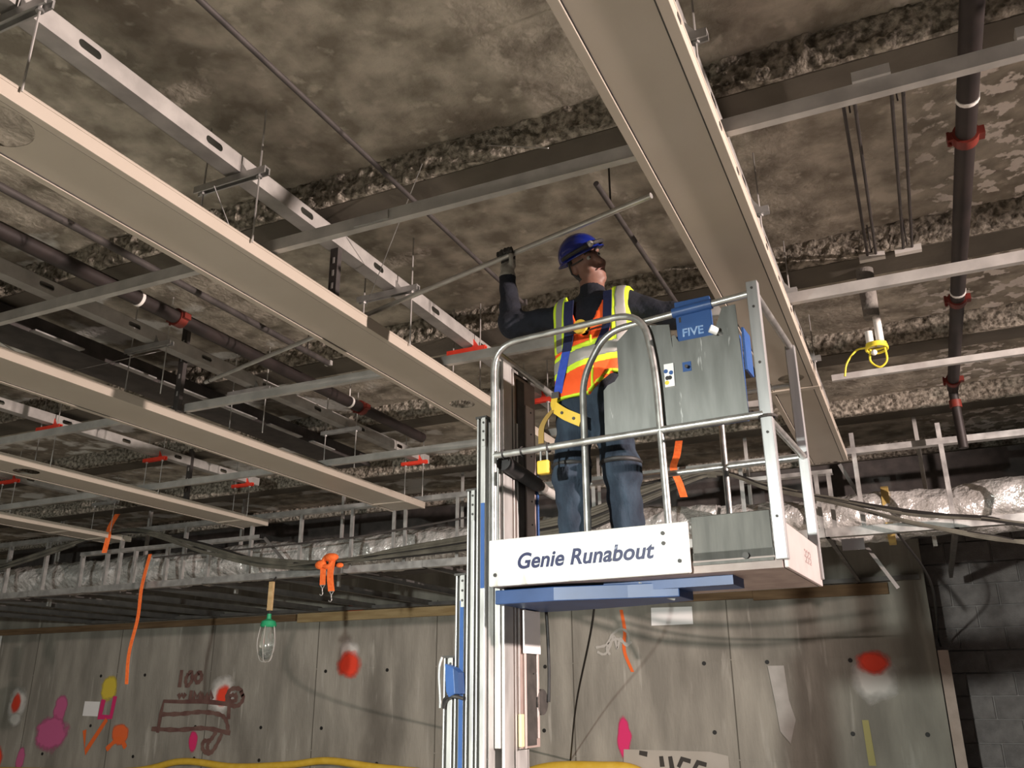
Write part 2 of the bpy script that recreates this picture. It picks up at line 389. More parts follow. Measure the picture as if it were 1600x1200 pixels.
blob(-9.14, 2.30, .26, .28, WH_S, 'white sprayed spot above a red one', PY + .002)
blob(-9.12, 2.10, .30, .27, RED_S, 'red sprayed spot left of the lift mast')
blob(-11.87, 1.60, .36, .42, WH_S, 'white sprayed halo behind red dot over the marker drawing', PY + .002)
blob(-11.85, 1.63, .22, .22, RED_S, 'red dot over the marker drawing')
blob(-17.35, 1.50, .33, .42, WH_S, 'white sprayed ring at far left', PY + .002); blob(-17.36, 1.50, .17, .24, RED_S, 'red dot inside white ring at far left')
blob(-17.3, 1.18, .24, .17, WH_S, 'small white smear at far left', PY)
blob(-16.05, 1.36, .24, .42, PNK, 'tall pink smear'); blob(-16.2, .92, .62, .45, PNK, 'square pink patch', jag=.02)
blob(-16.95, .45, .16, .3, PNK, 'short pink dash low at far left'); blob(-12.45, .83, .13, .22, MAG, 'pink dash under the marker drawing')
blob(-17.62, .45, .16, .25, RED_S, 'red smear at the far left edge'); blob(-9.05, 3.0, .26, .18, RED_S, 'red smear under the new timber')
blob(-14.74, 1.76, .26, .28, YEL_S, 'yellow smear above magenta bracket')
mb = MB(); stroke(mb, [(-14.86, 1.56), (-14.9, 1.24), (-14.6, 1.24), (-14.56, 1.62)], .12, smooth=False); tag(mb.build('paint_mark', mat('magenta_flat', (.72, .03, .17), None, rough=.8), wall), 'magenta bracket')
poly([(-15.38, 1.26), (-14.96, 1.25), (-14.95, 1.52), (-15.37, 1.53)], LABELW, 'white sticker left of magenta bracket', 'sticker')
mb = MB(); stroke(mb, [(-15.26, 1.0), (-15.16, .60), (-14.7, 1.2)], .10, smooth=False); tag(mb.build('paint_mark', ORGF, wall), 'orange check mark')
blob(-14.28, .93, .27, .24, ORG, 'orange square blot'); mb = MB(); stroke(mb, [(-14.6, .66), (-14.3, .86), (-14.1, .7)], .09); tag(mb.build('paint_mark', ORGF, wall), 'orange stroke under the blot')
tag(MB().ribbon(spline([(-4.19, PY, 2.80), (-4.15, PY, 2.5), (-4.17, PY, 2.2), (-4.06, PY, 1.90)]), (.05, 0, 0), .002, (0, -1, 0)).build('paint_mark', ORGF, wall), 'thin orange line beneath the platform')
blob(-4.23, 1.01, .13, .33, MAG, 'tall magenta dash right of the mast')
poly([(-3.73, 2.55), (-3.10, 2.55), (-3.10, 2.80), (-3.72, 2.81)], LABELW, 'bright white blank placard', 'sticker')
poly([(-18.4, 2.60), (-18.18, 2.60), (-18.18, 2.88), (-18.4, 2.88)], LABELW, 'white placard at the far left edge', 'sticker')
poly([(-2.1, 1.95), (-1.88, 1.95), (-1.86, 1.5), (-1.8, 1.25), (-1.9, .95), (-2.02, 1.1), (-2.05, 1.5)], mat('pale_patch', (.42, .40, .37), (.5, .48, .45), 4, .9), 'pale plaster patch')
poly([(-.95, .70), (-.86, .70), (-.88, 1.25), (-.96, 1.25)], mat('yellow_crayon', (.42, .38, .16), None, rough=.95), 'faint yellow crayon dash')
mb = MB()
for q in ([(-4.62, 2.26), (-4.45, 2.30), (-4.34, 2.45), (-4.2, 2.52), (-4.1, 2.44), (-4.12, 2.3), (-4.3, 2.38), (-4.44, 2.26), (-4.4, 2.15)], [(-4.6, 2.2), (-4.5, 2.16), (-4.42, 2.22), (-4.32, 2.42), (-4.28, 2.24), (-4.22, 2.38), (-4.14, 2.28), (-4.05, 2.33)]):
    stroke(mb, q, .035)
tag(mb.build('paint_mark', CHALK, wall), 'looping white chalk scribble')
mb = MB()   # marker drawing of a long box on a wheel with a round head
def dp(px, py): return (-13.56 + px * 2.62 / 200 * .95, 2.21 - py * 1.66 / 150)     # drawing units (200 x 150) to wall metres
for q, sm in (([(18, 112), (20, 82), (23, 62), (60, 63), (100, 62), (150, 67)], False), ([(5, 106), (60, 107), (110, 104), (158, 111)], True), ([(18, 83), (60, 82), (100, 79), (135, 83), (148, 92), (155, 110)], True), ([(151, 70), (152, 90)], False),
              ([(175, 55), (168, 44), (152, 44), (145, 56), (152, 68), (168, 69), (176, 58), (170, 46)], True), ([(158, 52), (150, 56), (154, 63), (163, 60), (160, 50)], True),
              ([(132, 109), (122, 122), (110, 124), (110, 136), (122, 142), (132, 134), (143, 112)], True), ([(122, 122), (118, 130), (122, 142)], True),
              ([(52, 12), (51, 40)], False), ([(66, 18), (62, 28), (66, 38), (74, 30), (72, 16), (66, 18)], True), ([(86, 17), (80, 25), (86, 33), (93, 26), (90, 17), (84, 18)], True), ([(51, 50), (54, 56), (58, 51), (62, 56), (65, 50)], False),
              ([(76, 45), (75, 60)], False), ([(82, 60), (83, 48), (88, 56), (93, 48), (94, 60)], False), ([(98, 60), (98, 50), (103, 58), (107, 50), (108, 60)], False), ([(112, 60), (114, 48), (119, 59)], False)):
    stroke(mb, [dp(*p) for p in q], .075, smooth=sm)
tag(mb.build('paint_mark', BRN, wall), 'brown marker drawing of a long box on a wheel, the number 100 above')
poly([(-4.3, .0), (-2.75, .0), (-2.75, .78), (-3.0, .83), (-4.25, .84)], mat('pale_board', (.42, .39, .34), (.46, .43, .38), 3, .85), 'pale painted patch low on the wall', 'paint_mark', PY + .002)
mb = MB()
for q in ([(-4.02, .80), (-3.9, .78)], [(-3.70, .76), (-3.69, .62)], [(-3.57, .76), (-3.55, .60)], [(-3.28, .70), (-3.4, .73), (-3.46, .62)], [(-3.06, .66), (-3.18, .69), (-3.24, .6)]): stroke(mb, q, .06, smooth=False)
tag(mb.build('lettering', mat('black_marker', (.05, .045, .04), None, rough=.9), wall), 'dark brushed letter tops on the pale patch')
for (a, bb, z, h, m, lb) in ((-19, -10.3, 2.87, .12, WOODD, 'old dark ledger timber along the back wall, left of the new one'), (-10.26, -6.6, 2.84, .155, WOOD, 'pale new timber ledger fixed to the back wall left of the mast'), (-6.6, -2.2, 2.87, .12, WOODD, 'dark ledger timber on the back wall behind the platform'), (-2.2, -.40, 2.84, .155, WOODD, 'brown ledger timber on the back wall ending near the block wall')):
    tag(MB().box(a, bb, WY - .06, WY - .001, z, z + h).build('ledger_timber', m, bevel=.006), lb, 'timber')

# ---- tripod work light standing behind the camera, with an added plate blocking upward light
def work_light(K, rz, L, dz, W, label):
    t = tag(empty('work_light', (K[0], K[1], 0), rz), label, 'work light', 'tripod work lights'); z = K[2]
    MB().tube([(0, -.25, .05), (0, -.25, z + .1)], .02, 10).build('pole', DARKST, t)
    for k in range(3):
        a = 2 * math.pi * k / 3; MB().tube([(0, -.25, .7), (.6 * math.cos(a), -.25 + .6 * math.sin(a), .02)], .014, 8).build('leg', DARKST, t)
    MB().box(-.22, .22, -.25, -.16, z - .18, z + .14).build('lamp_housing', YELM, t, bevel=.01)
    MB().prism([(-.25 * W, -.2), (.25 * W, -.2), (1.25 * W, .38 * L), (.9 * W, .78 * L), (.3 * W, L), (-.3 * W, L), (-.9 * W, .78 * L), (-1.25 * W, .38 * L)], 2, z + dz, z + dz + .01).build('added_visor', DARKST, t)  # unseen plate added to keep the light off the ceiling
work_light(KEY, 0, .92, .125, 1., 'tripod work light with a wide added light-blocking plate standing behind the photographer')
work_light(KEY2, math.radians(75), .98, .125, .9, 'tall tripod work light with an added light-blocking plate standing off to the right')

# ------------------------------------------------------------------ ceiling hardware
def channel(name, y, x0, x1, z0, h, d, m, label, cat='channel'):
    """galvanized C channel across the room, web towards the camera"""
    t = .003; mb = MB()
    mb.prism([(y, z0), (y + d, z0), (y + d, z0 + .010), (y + d - t, z0 + .010), (y + d - t, z0 + t), (y + t, z0 + t), (y + t, z0 + h - t), (y + d - t, z0 + h - t), (y + d - t, z0 + h - .01), (y + d, z0 + h - .01), (y + d, z0 + h), (y, z0 + h)], 0, x0, x1)
    o = mb.build(name, m); tag(o, label, cat); return o
ch1 = channel('cross_channel', 3.12, -8.5, 3.0, 3.79, .066, .04, GALVD, 'galvanized cross channel nearest the camera, passing just behind the hard hat line')
ch2 = channel('cross_channel', 4.965, -12, 4, 3.79, .066, .04, GALVD, 'second galvanized cross channel, level with the vest of the worker')
ch3 = channel('cross_channel', 6.94, -15, -.95, 3.79, .066, .04, GALVD, 'third galvanized cross channel, running behind the mast to the left')
ch4 = channel('cross_channel', 7.0, -.40, 5, 3.95, .05, .04, GALVD, 'faint galvanized channel beyond the drop sleeve at right')
MB().box(-2.3, -2.1, 3.112, 3.12, 3.80, 3.85).build('splice_plate', GALV, ch1)
for x in (.05, .62): 
    MB().box(x, x + .14, 3.105, 3.16, 3.856, 3.90).build('clip', GALVD, ch1)

PZ = 3.70
def panel(xl, xr, y0, y1, label, holes=(), joints=(), slots=()):
    t = empty('ceiling_panel', ((xl + xr) / 2, y0, PZ)); hw = (xr - xl) / 2; L = y1 - y0
    mb = MB(); holed_plate(mb, 0, L, -hw + .046, hw - .046, .008, .011, [(y - y0, xo - (xl + xr) / 2, r, r) for (y, xo, r) in holes], lambda l, ww, tt: (ww, l, tt), n=32)
    mb.build('pan', PANEL, t)
    for s in (-1, 1):
        a, bb = sorted((s * hw, s * (hw - .040))); h = .062 if s > 0 else .05
        MB().prism([(a, 0), (bb, 0), (bb, h), (a, h)] if s < 0 else [(a, 0), (bb, 0), (bb, h), (bb - .004, h), (bb - .004, .012), (a, .012)], 1, 0, L).build('edge_rail', PANEL, t, bevel=.003)
        g = s * (hw - .043); MB().box(g - .003, g + .003, 0, L, .004, .03).build('groove', DARKG, t)
    MB().box(hw - .002, hw + .001, 0, L, .062, .075).build('top_lip', PANEL, t)
    for y in joints: MB().box(-hw - .003, hw + .003, y - y0 - .03, y - y0 + .03, -.003, .066).build('joint_cover', PANEL, t, bevel=.002)
    for y in slots: MB().box(hw - .004, hw + .0025, y - y0 - .022, y - y0 + .022, .030, .048).build('slot', DARKG, t)
    return tag(t, label, 'ceiling panel', 'long cream ceiling panels')
PWR = (-.815, -.455)
panel(*PWR, -.2, 8.72, 'long cream ceiling panel above the right side of the platform', [(6.1, -.62, .09)], (6.35,), [2.35, 3.0, 3.35, 4.1, 4.5, 4.95, 5.35, 5.9, 6.5, 7.1, 7.7])
panel(-3.205, -2.81, -.2, 7.05, 'widest looking cream ceiling panel at left, ending behind the mast', [(1.72, -3.02, .15), (5.58, -3.0, .10)], (6.2,))
panel(-5.71, -5.24, -.2, 8.85, 'cream ceiling panel ending just left of the mast', [], (8.42,))
panel(-8.08, -7.64, -.2, 8.9, 'cream ceiling panel second from the left, ending over the stud bulkhead', [(5.55, -7.86, .12)], (8.45,))
panel(-10.62, -10.2, -.2, 9.0, 'farthest cream ceiling panel at left edge above the cable bundle', [], (8.0, 8.6))

def joist(xs, label, y0=.2, y1=8.7, z0=4.20, h=.10, first=1.995, pitch=.755, m=GALVD):
    t = empty('knockout_stud', (xs, y0, z0)); L = y1 - y0; k = first - y0; hs = []
    while k < L - .2:
        if k > .2: hs.append((k, h * .5, .058, .021))
        k += pitch
    mb = MB(); holed_plate(mb, 0, L, 0, h, -.002, 0, hs, lambda l, ww, tt: (tt, l, ww)); mb.build('web', m, t)
    mb = MB().box(-.098, 0, 0, L, -.002, 0); mb.box(-.098, -.096, 0, L, -.002, .014); mb.build('bottom_flange', m, t)
    mb = MB().box(-.098, 0, 0, L, h - .002, h); mb.box(-.098, -.096, 0, L, h - .014, h); mb.build('top_flange', m, t)
    return tag(t, label, 'steel stud', 'steel studs with oval knockouts')
SX = (-.55, -2.925, -5.11, -7.68, -10.2)
joist(SX[0], 'steel knockout stud above the right ceiling panel'); joist(SX[1], 'steel stud with oval knockouts running above the big left panel')
joist(SX[2], 'steel knockout stud between the sprinkler pipe and the mid left panel'); joist(SX[3], 'steel knockout stud above the second panel from the left'); joist(SX[4], 'farthest steel knockout stud at the left edge')

rodm = MB()
def hanger(x, y, red, label):
    t = empty('trapeze_hanger', (x, y, 3.78)); z = .36; m = REDM if red else GALV; hw = .17 if red else (.24 if x < -1 else .15)
    mb = MB(); mb.prism([(-.021, z), (-.012, z), (-.012, z + .03), (.012, z + .03), (.012, z), (.021, z), (.021, z + .04), (-.021, z + .04)], 0, -hw, hw); mb.build('strut', m, t)
    for s in (-1, 1):
        MB().tube([(s * (hw - .05), 0, -.03), (s * (hw - .05), 0, .77)], .005, 6).build('threaded_rod', GALVD, t)
        MB().lathe([(.016, 0), (.016, .012)], (s * (hw - .05), 0, z - .013), 6).build('nut', GALV, t)
    MB().prism([(.05, z + .04), (.11, z + .04), (.05, z + .13)], 1, -.004, .004).build('bracket', m, t)
    return tag(t, label, 'hanger', ('red' if red else 'bare steel') + ' strut hangers under the studs')
for k, x in enumerate(SX):
    nm = ('right ceiling panel', 'big left ceiling panel', 'mid left ceiling panel', 'second panel from the left', 'farthest left panel')[k]
    for y in (1.67, 2.95, 4.47, 5.62, 7.0, 8.46):
        if k == 0 and y in (1.67, 8.46): continue
        red = (k in (1, 3) and y > 5) or (k == 2 and y > 8) or (k == 4 and y == 7.0)
        o = {1.67: 'nearest the camera', 2.95: 'second from the camera', 4.47: 'third from the camera', 5.62: 'fourth from the camera', 7.0: 'fifth from the camera', 8.46: 'farthest from the camera'}[y]
        hanger(x - .06 if k != 4 else x, y, red, f'{"red painted" if red else "bare steel"} strut hanger over the {nm}, {o}')

def runpipe(name, x, z, r, y0, y1, m, label, cat='pipe'):
    t = empty(name, (x, y0, z)); MB().tube([(0, 0, 0), (0, y1 - y0, 0)], r, 16).build('pipe_run', m, t, smooth=True); return tag(t, label, cat)
def coupling(t, y, r, m=REDCP):
    b = MB(); b.tube([(0, y - .035, 0), (0, y + .035, 0)], r * 1.28, 16); b.box(-r * 1.75, -r * 1.1, y - .03, y + .03, -.022, .022); b.box(r * 1.1, r * 1.75, y - .03, y + .03, -.022, .022); b.tube([(-r * 1.55, y, -.04), (-r * 1.55, y, .04)], .009, 6); b.build('coupling', m, t, smooth=True)
def ring(t, y, r): 
    b = MB().tube([(0, y - .012, 0), (0, y + .012, 0)], r * 1.1, 16); b.tube([(0, y, r), (0, y, .3)], .006, 6); b.build('ring_hanger', WHITEM, t, smooth=True)
p = runpipe('sprinkler_pipe', .535, 4.2, .048, 1.0, 8.45, PIPEM, 'dark red brown sprinkler main at right with grooved couplings'); 
for y in (4.25, 6.35, 8.2): coupling(p, y - 1.0, .048)
for y in (3.92, 6.2): ring(p, y - 1.0, .048)
b = MB().tube(fillet([(0, 7.35, 0), (0, 7.5, 0), (0, 7.5, -.55)], .1), .04, 14); b.build('drop', PIPEM, p, smooth=True); MB().lathe([(.052, -.05), (.052, .02)], (0, 7.5, -.12), 16).build('elbow_collar', REDCP, p, smooth=True)
p = runpipe('sprinkler_pipe', -4.62, 4.2, .052, .5, 7.7, PIPEM, 'dark sprinkler main between the two left panels with red couplings')
for y in (4.22, 6.55): coupling(p, y - .5, .052)
for y in (3.85, 6.36): ring(p, y - .5, .052)
for (x, z, y0, y1, lb, r) in ((-2.3, 4.26, .3, 5.2, 'thin dark conduit under the slab left of the worker', .014), (-1.30, 4.26, 3.95, 8.6, 'thin dark conduit under the slab, passing behind the worker', .016), (-4.22, 4.22, 1.0, 5.5, 'flat dark conduit beside the big left panel', .024)):
    t = runpipe('conduit', x, z, r, y0, y1, DARKST, lb, 'conduit'); MB().box(-.03, .03, y1 - y0 - .03, y1 - y0, -.02, .02).build('end_box', GALVD if x < -4 else DARKST, t)
    for yy in (.25, y1 - y0 - .3): MB().tube([(0, yy, 0), (0, yy, SLZ - z)], .006, 6).build('hanger_rod', DARKST, t)
for x in (.032, .252):
    t = empty('conduit_pair', (x, 3.9, 4.33)); L = 1.74
    for q in (-1, 1): MB().tube([(q * .026, 0, 0), (q * .026, L, 0)], .009, 8).build('tube', DARKST, t, smooth=True)
    MB().box(-.08, .08, L, L + .045, -.03, .012).build('strut_end', WHITEM, t); MB().tube([(0, L + .02, .01), (0, L + .02, SLZ - 4.33)], .005, 6).build('hanger_rod', DARKST, t); MB().tube([(0, .1, .0), (0, .1, SLZ - 4.33)], .005, 6).build('hanger_rod', DARKST, t)
    tag(t, f'thin grey tube pair under the slab with white end block, {"nearer the drop sleeve" if x < .1 else "nearer the sprinkler main"}', 'conduit')
# dark duct with strips standing in for light streaks, over the mid left panel
t = empty('dark_duct', (-5.95, .5, 4.20)); L = 8.0
MB().box(-.30, .12, 0, L, .02, .145).build('duct_body', DARKST, t); MB().box(.12, .135, 0, L, .0, .05).build('duct_lip', DARKST, t)
for a, c in ((3.42, 3.86), (4.2, 4.6), (4.68, 5.3), (5.38, 5.9), (6.1, 6.62), (6.8, 7.2)): MB().box(.14, .20, a, c, .0, .012).build('light_streak', GALV, t)  # separate bright pieces shaped like patches of light along a stud
tag(t, 'dark sheet metal duct over the mid left panel with light streaks modelled along its edge', 'duct')
for (x, y, z0, z1, lb) in ((-2.97, 3.86, 3.77, 4.2, 'short black strut post over the big left panel'), (-5.25, 4.9, 3.77, 4.52, 'tall black strut post over the mid left panel'), (-7.7, 7.5, 3.77, 4.4, 'black strut post over the second panel from the left')):
    t = empty('strut_post', (x, y, z0)); h = z1 - z0
    MB().prism([(-.028, -.02), (.028, -.02), (.028, .02), (.018, .02), (.018, -.01), (-.018, -.01), (-.018, .02), (-.028, .02)], 2, 0, h).build('post', DARKST, t)
    MB().box(-.05, .05, -.03, .03, -.004, .004).build('foot_plate', DARKST, t)
    for k in range(1, 5): MB().box(-.007, .007, -.0215, -.0195, k * h / 5 - .02, k * h / 5 + .02).build('slot', GALVD, t)
    tag(t, lb, 'strut post')
for i, (a, c, lb) in enumerate((((-2.15, 3.5, 4.36), (-3.12, 4.42, 4.08), 'thin slack wire from the first beam down to a strut hanger'), ((-5.2, 4.9, 4.35), (-5.42, 3.9, 3.78), 'thin diagonal brace wire beside the tall black post'), ((-5.9, 3.2, 4.2), (-5.42, 3.9, 3.78), 'thin brace wire at the left edge above the mid left panel'), ((-1.2, 3.0, 3.86), (-1.75, 3.5, 4.36), 'short pale wire by the edge of the right panel'), ((-3.05, 2.9, 4.12), (-3.0, 3.1, 3.78), 'short tie wire under the second strut hanger'))):
    tag(MB().tube([a, c], .0028, 5).build('wire', GALV), lb, 'wire')
# grey sleeve with white tubes and yellow cord
t = empty('drop_sleeve', (-.03, 5.93, 3.76))
MB().tube([(0, 0, SLZ - 3.76 + .02), (0, 0, .24)], [.062, .052], 18).build('sleeve', GREYSL, t, smooth=True)
MB().tube([(.028, 0, .26), (.028, 0, .03)], .026, 14).build('white_tube', WHITEM, t, smooth=True); MB().tube([(-.035, 0, .14), (-.035, 0, .03)], .026, 14).build('white_tube', WHITEM, t, smooth=True)
mb = MB()
for k in range(3): mb.tube(arc((0, 0, .012 + k * .018), .066 - .004 * k, 0, 2 * math.pi, 24, ((1, 0, 0), (0, 1, .12 * (k - 1)))), .009, 7, cap=False)
mb.build('cord_wrap', YELC, t, smooth=True)
mb = MB().tube(spline([(-.06, 0, .03), (-.13, .0, .02), (-.2, 0, -.06), (-.225, 0, -.15)]), .007, 7); mb.tube(spline([(-.04, -.03, .0), (-.05, -.03, -.08), (0, -.03, -.13), (.05, -.03, -.09), (.05, -.03, .0)]), .007, 7); mb.build('cord_tail', YELC, t, smooth=True)
MB().ball((-.02, -.05, -.03), .02).build('plug', WHITEM, t, smooth=True)
tag(t, 'grey sleeve hanging from the slab with white tubes wrapped in yellow cord', 'pipe')

# ------------------------------------------------------------------ stud bulkhead below the slab at the back
FY = 8.82
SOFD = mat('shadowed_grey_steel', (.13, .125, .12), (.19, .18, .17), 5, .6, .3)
fr = empty('soffit_frame', (-5, FY, 3.0))
def fpart(name, x0, x1, y0, y1, z0, z1, m=GALVD): return MB().box(x0 + 5, x1 + 5, y0 - FY, y1 - FY, z0 - 3.0, z1 - 3.0).build(name, m, fr)
def ctrack(name, x0, x1, z0, h, m=GALV, y=FY):
    MB().prism([(y - FY, z0 - 3), (y - FY + .09, z0 - 3), (y - FY + .09, z0 - 3 + .003), (y - FY + .003, z0 - 3 + .003), (y - FY + .003, z0 - 3 + h), (y - FY, z0 - 3 + h)], 0, x0 + 5, x1 + 5).build(name, m, fr)
ctrack('top_track', -15.5, 4, 3.79, .06); ctrack('bottom_track', -15.5, 1.5, 3.0, .085); ctrack('mid_track', -10.98, -7.7, 3.53, .05); ctrack('mid_track', -1.5, -.62, 3.62, .04)
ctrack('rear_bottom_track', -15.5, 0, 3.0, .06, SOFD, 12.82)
def stud(x, z0, z1, y=FY + .006, wd=.042, m=GALV):
    t = .003; d = .085
    MB().prism([(x + 5 - wd / 2, y - FY), (x + 5 + wd / 2, y - FY), (x + 5 + wd / 2, y - FY + t), (x + 5 - wd / 2 + t, y - FY + t), (x + 5 - wd / 2 + t, y - FY + d), (x + 5 - wd / 2, y - FY + d)], 2, z0 - 3, z1 - 3).build('stud', m, fr)
for x in (-14.2, -13.4, -12.55, -11.72): stud(x, 3.0, 3.82)
for x in (-10.95, -10.45, -9.9, -9.3, -8.55): stud(x, 3.0, 3.56)
for x in (-10.2, -9.0, -7.85, -7.05, -6.27, -5.66, -5.5, -4.79, -3.9, -3.1, -2.3, -1.5): stud(x, 3.0, 3.82)
for x in (-.78, -.66): stud(x, 3.0, 3.66)
stud(-.40, 3.0, 4.0); stud(.37, 3.0, 4.0); stud(1.15, 3.0, 4.0); stud(1.95, 3.0, 4.0)
for x in (-14.8, -12.9, -10.9, -9.0, -7.2, -5.3, -3.4, -1.6, .2): stud(x, 3.0, SLZ - .05, 9.9, .04, GALVD)
for k in range(16): 
    x = -15.3 + k * 1.12
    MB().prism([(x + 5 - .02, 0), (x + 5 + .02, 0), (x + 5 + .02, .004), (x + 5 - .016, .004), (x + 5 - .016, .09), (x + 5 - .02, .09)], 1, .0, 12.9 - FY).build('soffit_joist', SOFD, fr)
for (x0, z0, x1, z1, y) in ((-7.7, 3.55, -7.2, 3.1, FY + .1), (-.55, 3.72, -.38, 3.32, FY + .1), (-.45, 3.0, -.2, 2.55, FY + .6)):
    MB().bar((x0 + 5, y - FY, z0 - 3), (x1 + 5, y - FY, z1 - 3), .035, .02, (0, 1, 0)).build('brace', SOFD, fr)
MB().tube([(x + 5, -.03, z - 3) for x, z in ((-9.5, 3.40), (-7.5, 3.40), (-6.2, 3.42), (-5.0, 3.50), (-4.3, 3.56))], .012, 6).build('bridging_rod', DARKST, fr)
tag(fr, 'galvanized stud framework of the dropped bulkhead along the back', 'framing')
# inner board behind the bulkhead
def foil(x0, x1, yc, zc, r, name, label, seed=0):
    nx = int((x1 - x0) / .06); n = 28; vs, fs = [], []
    for i in range(nx + 1):
        x = x0 + i * .06
        for j in range(n):
            a = 2 * math.pi * j / n
            q = Vector((x * 1.5, math.cos(a) * 1.4 + seed, math.sin(a) * 1.4)); h = noise.noise(q) * .06 + abs(noise.noise(q * 4)) * .035 + noise.noise(q * 9) * .014
            band = -.022 * max(0, math.cos(x * 2 * math.pi / 1.9 + seed)) ** 16
            vs.append((x - (x0 + x1) / 2, (r * 1.25 + h + band) * math.cos(a), (r + h + band) * math.sin(a)))
    for i in range(nx):
        for j in range(n): fs.append((i * n + j, i * n + (j + 1) % n, (i + 1) * n + (j + 1) % n, (i + 1) * n + j))
    fs += [tuple(range(n)), tuple(nx * n + j for j in range(n - 1, -1, -1))]
    t = empty(name, ((x0 + x1) / 2, yc, zc)); MB().add(vs, fs).build('foil_wrap', FOIL, t, smooth=50); return tag(t, label, 'duct')
f1 = foil(-15.4, -1.9, 9.62, 3.36, .235, 'foil_duct', 'long foil wrapped duct behind the stud bulkhead, left of the platform')
f2 = foil(-1.85, 4., 9.62, 3.30, .235, 'foil_duct', 'foil wrapped duct behind the bulkhead right of the platform', 5)
for x in (-1.3, .25): MB().tube([(x, 0, 0), (x + .07, 0, 0)], .30, 24).build('tape_band', TAN, f2)
tag(MB().box(-15.5, 4, 10.9, 11.3, 3.3, 4.2).build('dark_duct', DARKST), 'wide dark duct deep inside the bulkhead behind the foil duct', 'duct')

# cables
def cable(pts, r, m, label, grp, n=6):
    return tag(MB().tube(spline(pts, 8), r, n).build('cable', m, smooth=True), label, 'cable', grp)
for k in range(8):
    r1 = random.Random(k); j = lambda s: r1.uniform(-s, s)
    cable([(-13.2, 8.6 + j(.05), 3.30 + j(.03)), (-12.4, 8.6, 3.42 + j(.03)), (-11.2, 8.62, 3.62 + j(.03)), (-10.2, 8.66, 3.78 + j(.02)), (-9.5, 8.66, 3.72 + j(.03)), (-8.5, 8.66, 3.45 + j(.06)), (-7.5, 8.66 + j(.03), 3.19 + j(.05)), (-6.5, 8.66 + j(.04), 3.10 + j(.04)), (-5.6, 8.66, 3.11 + k * .013), (-4.4, 8.6, 3.13 + k * .022), (-3.2, 8.5, 3.18 + k * .03), (-2.5, 8.55, 3.42 + k * .022), (-1.9, 8.6, 3.63 + k * .012), (-1.7, 8.6, 3.66)], .014 + .004 * (k % 3), CABLE if k % 4 else CABLEB, 'cable in the drooping bundle from the far left to the mast', 'drooping cable bundle left of the mast')
for k in range(8):
    r1 = random.Random(50 + k); j = lambda s: r1.uniform(-s, s); lo = k >= 4; d = -.10 if lo else 0
    cable([(-2.6, 8.6, 3.62 + j(.03)), (-1.75, 8.6, 3.70 + j(.015)), (-1.2, 8.6, 3.50 + j(.03)), (-.62, 8.6, 3.31 + d * .3 + j(.02)), (0, 8.6, 3.13 + d + j(.02)), (.6, 8.6, 3.02 + d * 1.6 + j(.02)), (1.0, 8.6, 2.93 + d * 1.5 + j(.015)), (1.8, 8.6, 2.9 + d * 1.5), (3., 8.6, 3.0 + d)], .014 + .004 * (k % 2), CABLE if k % 3 else CABLEB, 'cable in the lower drooping bundle at right' if lo else 'cable in the upper drooping bundle at right', 'lower cable bundle right of the platform' if lo else 'upper cable bundle right of the platform')
cable([(-3.13, 8.75, 3.2), (-3.13, 8.8, 2.45), (-4.2, 11., 1.5), (-5.08, WY - .02, .68)], .012, CABLEB, 'thin black cable hanging from the bulkhead to the wall behind the mast', 'black drop cables', 8)
cable([(-.15, 8.85, 3.05), (.1, 10, 2.65), (.11, 12.9, 2.3), (.12, 12.94, 2.15)], .012, CABLEB, 'thin black cable slanting down to the wall end at right', 'black drop cables', 8)
cable([(-18, WY - .06, .22), (-14, WY - .08, .3), (-12.6, WY - .08, .50), (-11.4, WY - .08, .44), (-10.2, WY - .08, .50), (-9.4, WY - .08, .58), (-8.4, WY - .08, .50), (-7, WY - .08, .42), (-6, WY - .08, .3)], .06, YELM, 'thick yellow hose along the foot of the back wall left of the mast', 'yellow hoses', 10)
cable([(-6.0, WY - .08, .4), (-5.4, WY - .09, .57), (-4.6, WY - .1, .60), (-4.1, WY - .09, .57), (-3.6, WY - .08, .3)], .08, YELM, 'thick yellow hose along the foot of the back wall right of the mast', 'yellow hoses', 10)

# straps and lamp
def strap(name, pts, wv, m, label, th=.006):
    return tag(MB().ribbon(spline(pts, 6), wv, th, (0, -1, 0)).build(name, m), label, 'strap')
strap('webbing_strap', [(-9.55, 8.78, 3.45), (-9.56, 8.72, 3.0), (-9.6, 8.76, 2.6), (-9.65, 8.74, 2.15), (-9.62, 8.74, 1.76)], (.055, 0, 0), STRAPO, 'long orange strap hanging down below the bulkhead at left')
strap('webbing_strap', [(-10.2, 8.7, 4.05), (-10.22, 8.62, 3.85), (-10.2, 8.6, 3.7), (-10.28, 8.64, 3.5)], (.07, .02, 0), STRAPO, 'orange strap holding up the cable bundle at far left')
strap('webbing_strap', [(-2.08, 8.7, 4.1), (-2.07, 8.52, 3.9), (-2.1, 8.46, 3.75), (-2.06, 8.5, 3.6), (-2.02, 8.48, 3.45)], (.07, .02, 0), STRAPO, 'orange strap hanging behind the left leg of the worker')
t = empty('ratchet_strap', (-6.4, 8.60, 3.06))
mb = MB().ribbon(spline([(-.06, 0, .1), (-.10, -.03, .0), (-.06, -.03, -.02), (-.06, -.02, -.22)]), (.075, 0, 0), .012, (0, -1, 0)); mb.ribbon(spline([(.05, 0, .1), (.07, -.04, .02), (.05, -.03, -.12), (.075, -.02, -.30)]), (.085, 0, 0), .012, (0, -1, 0)); mb.build('webbing', STRAPO, t)
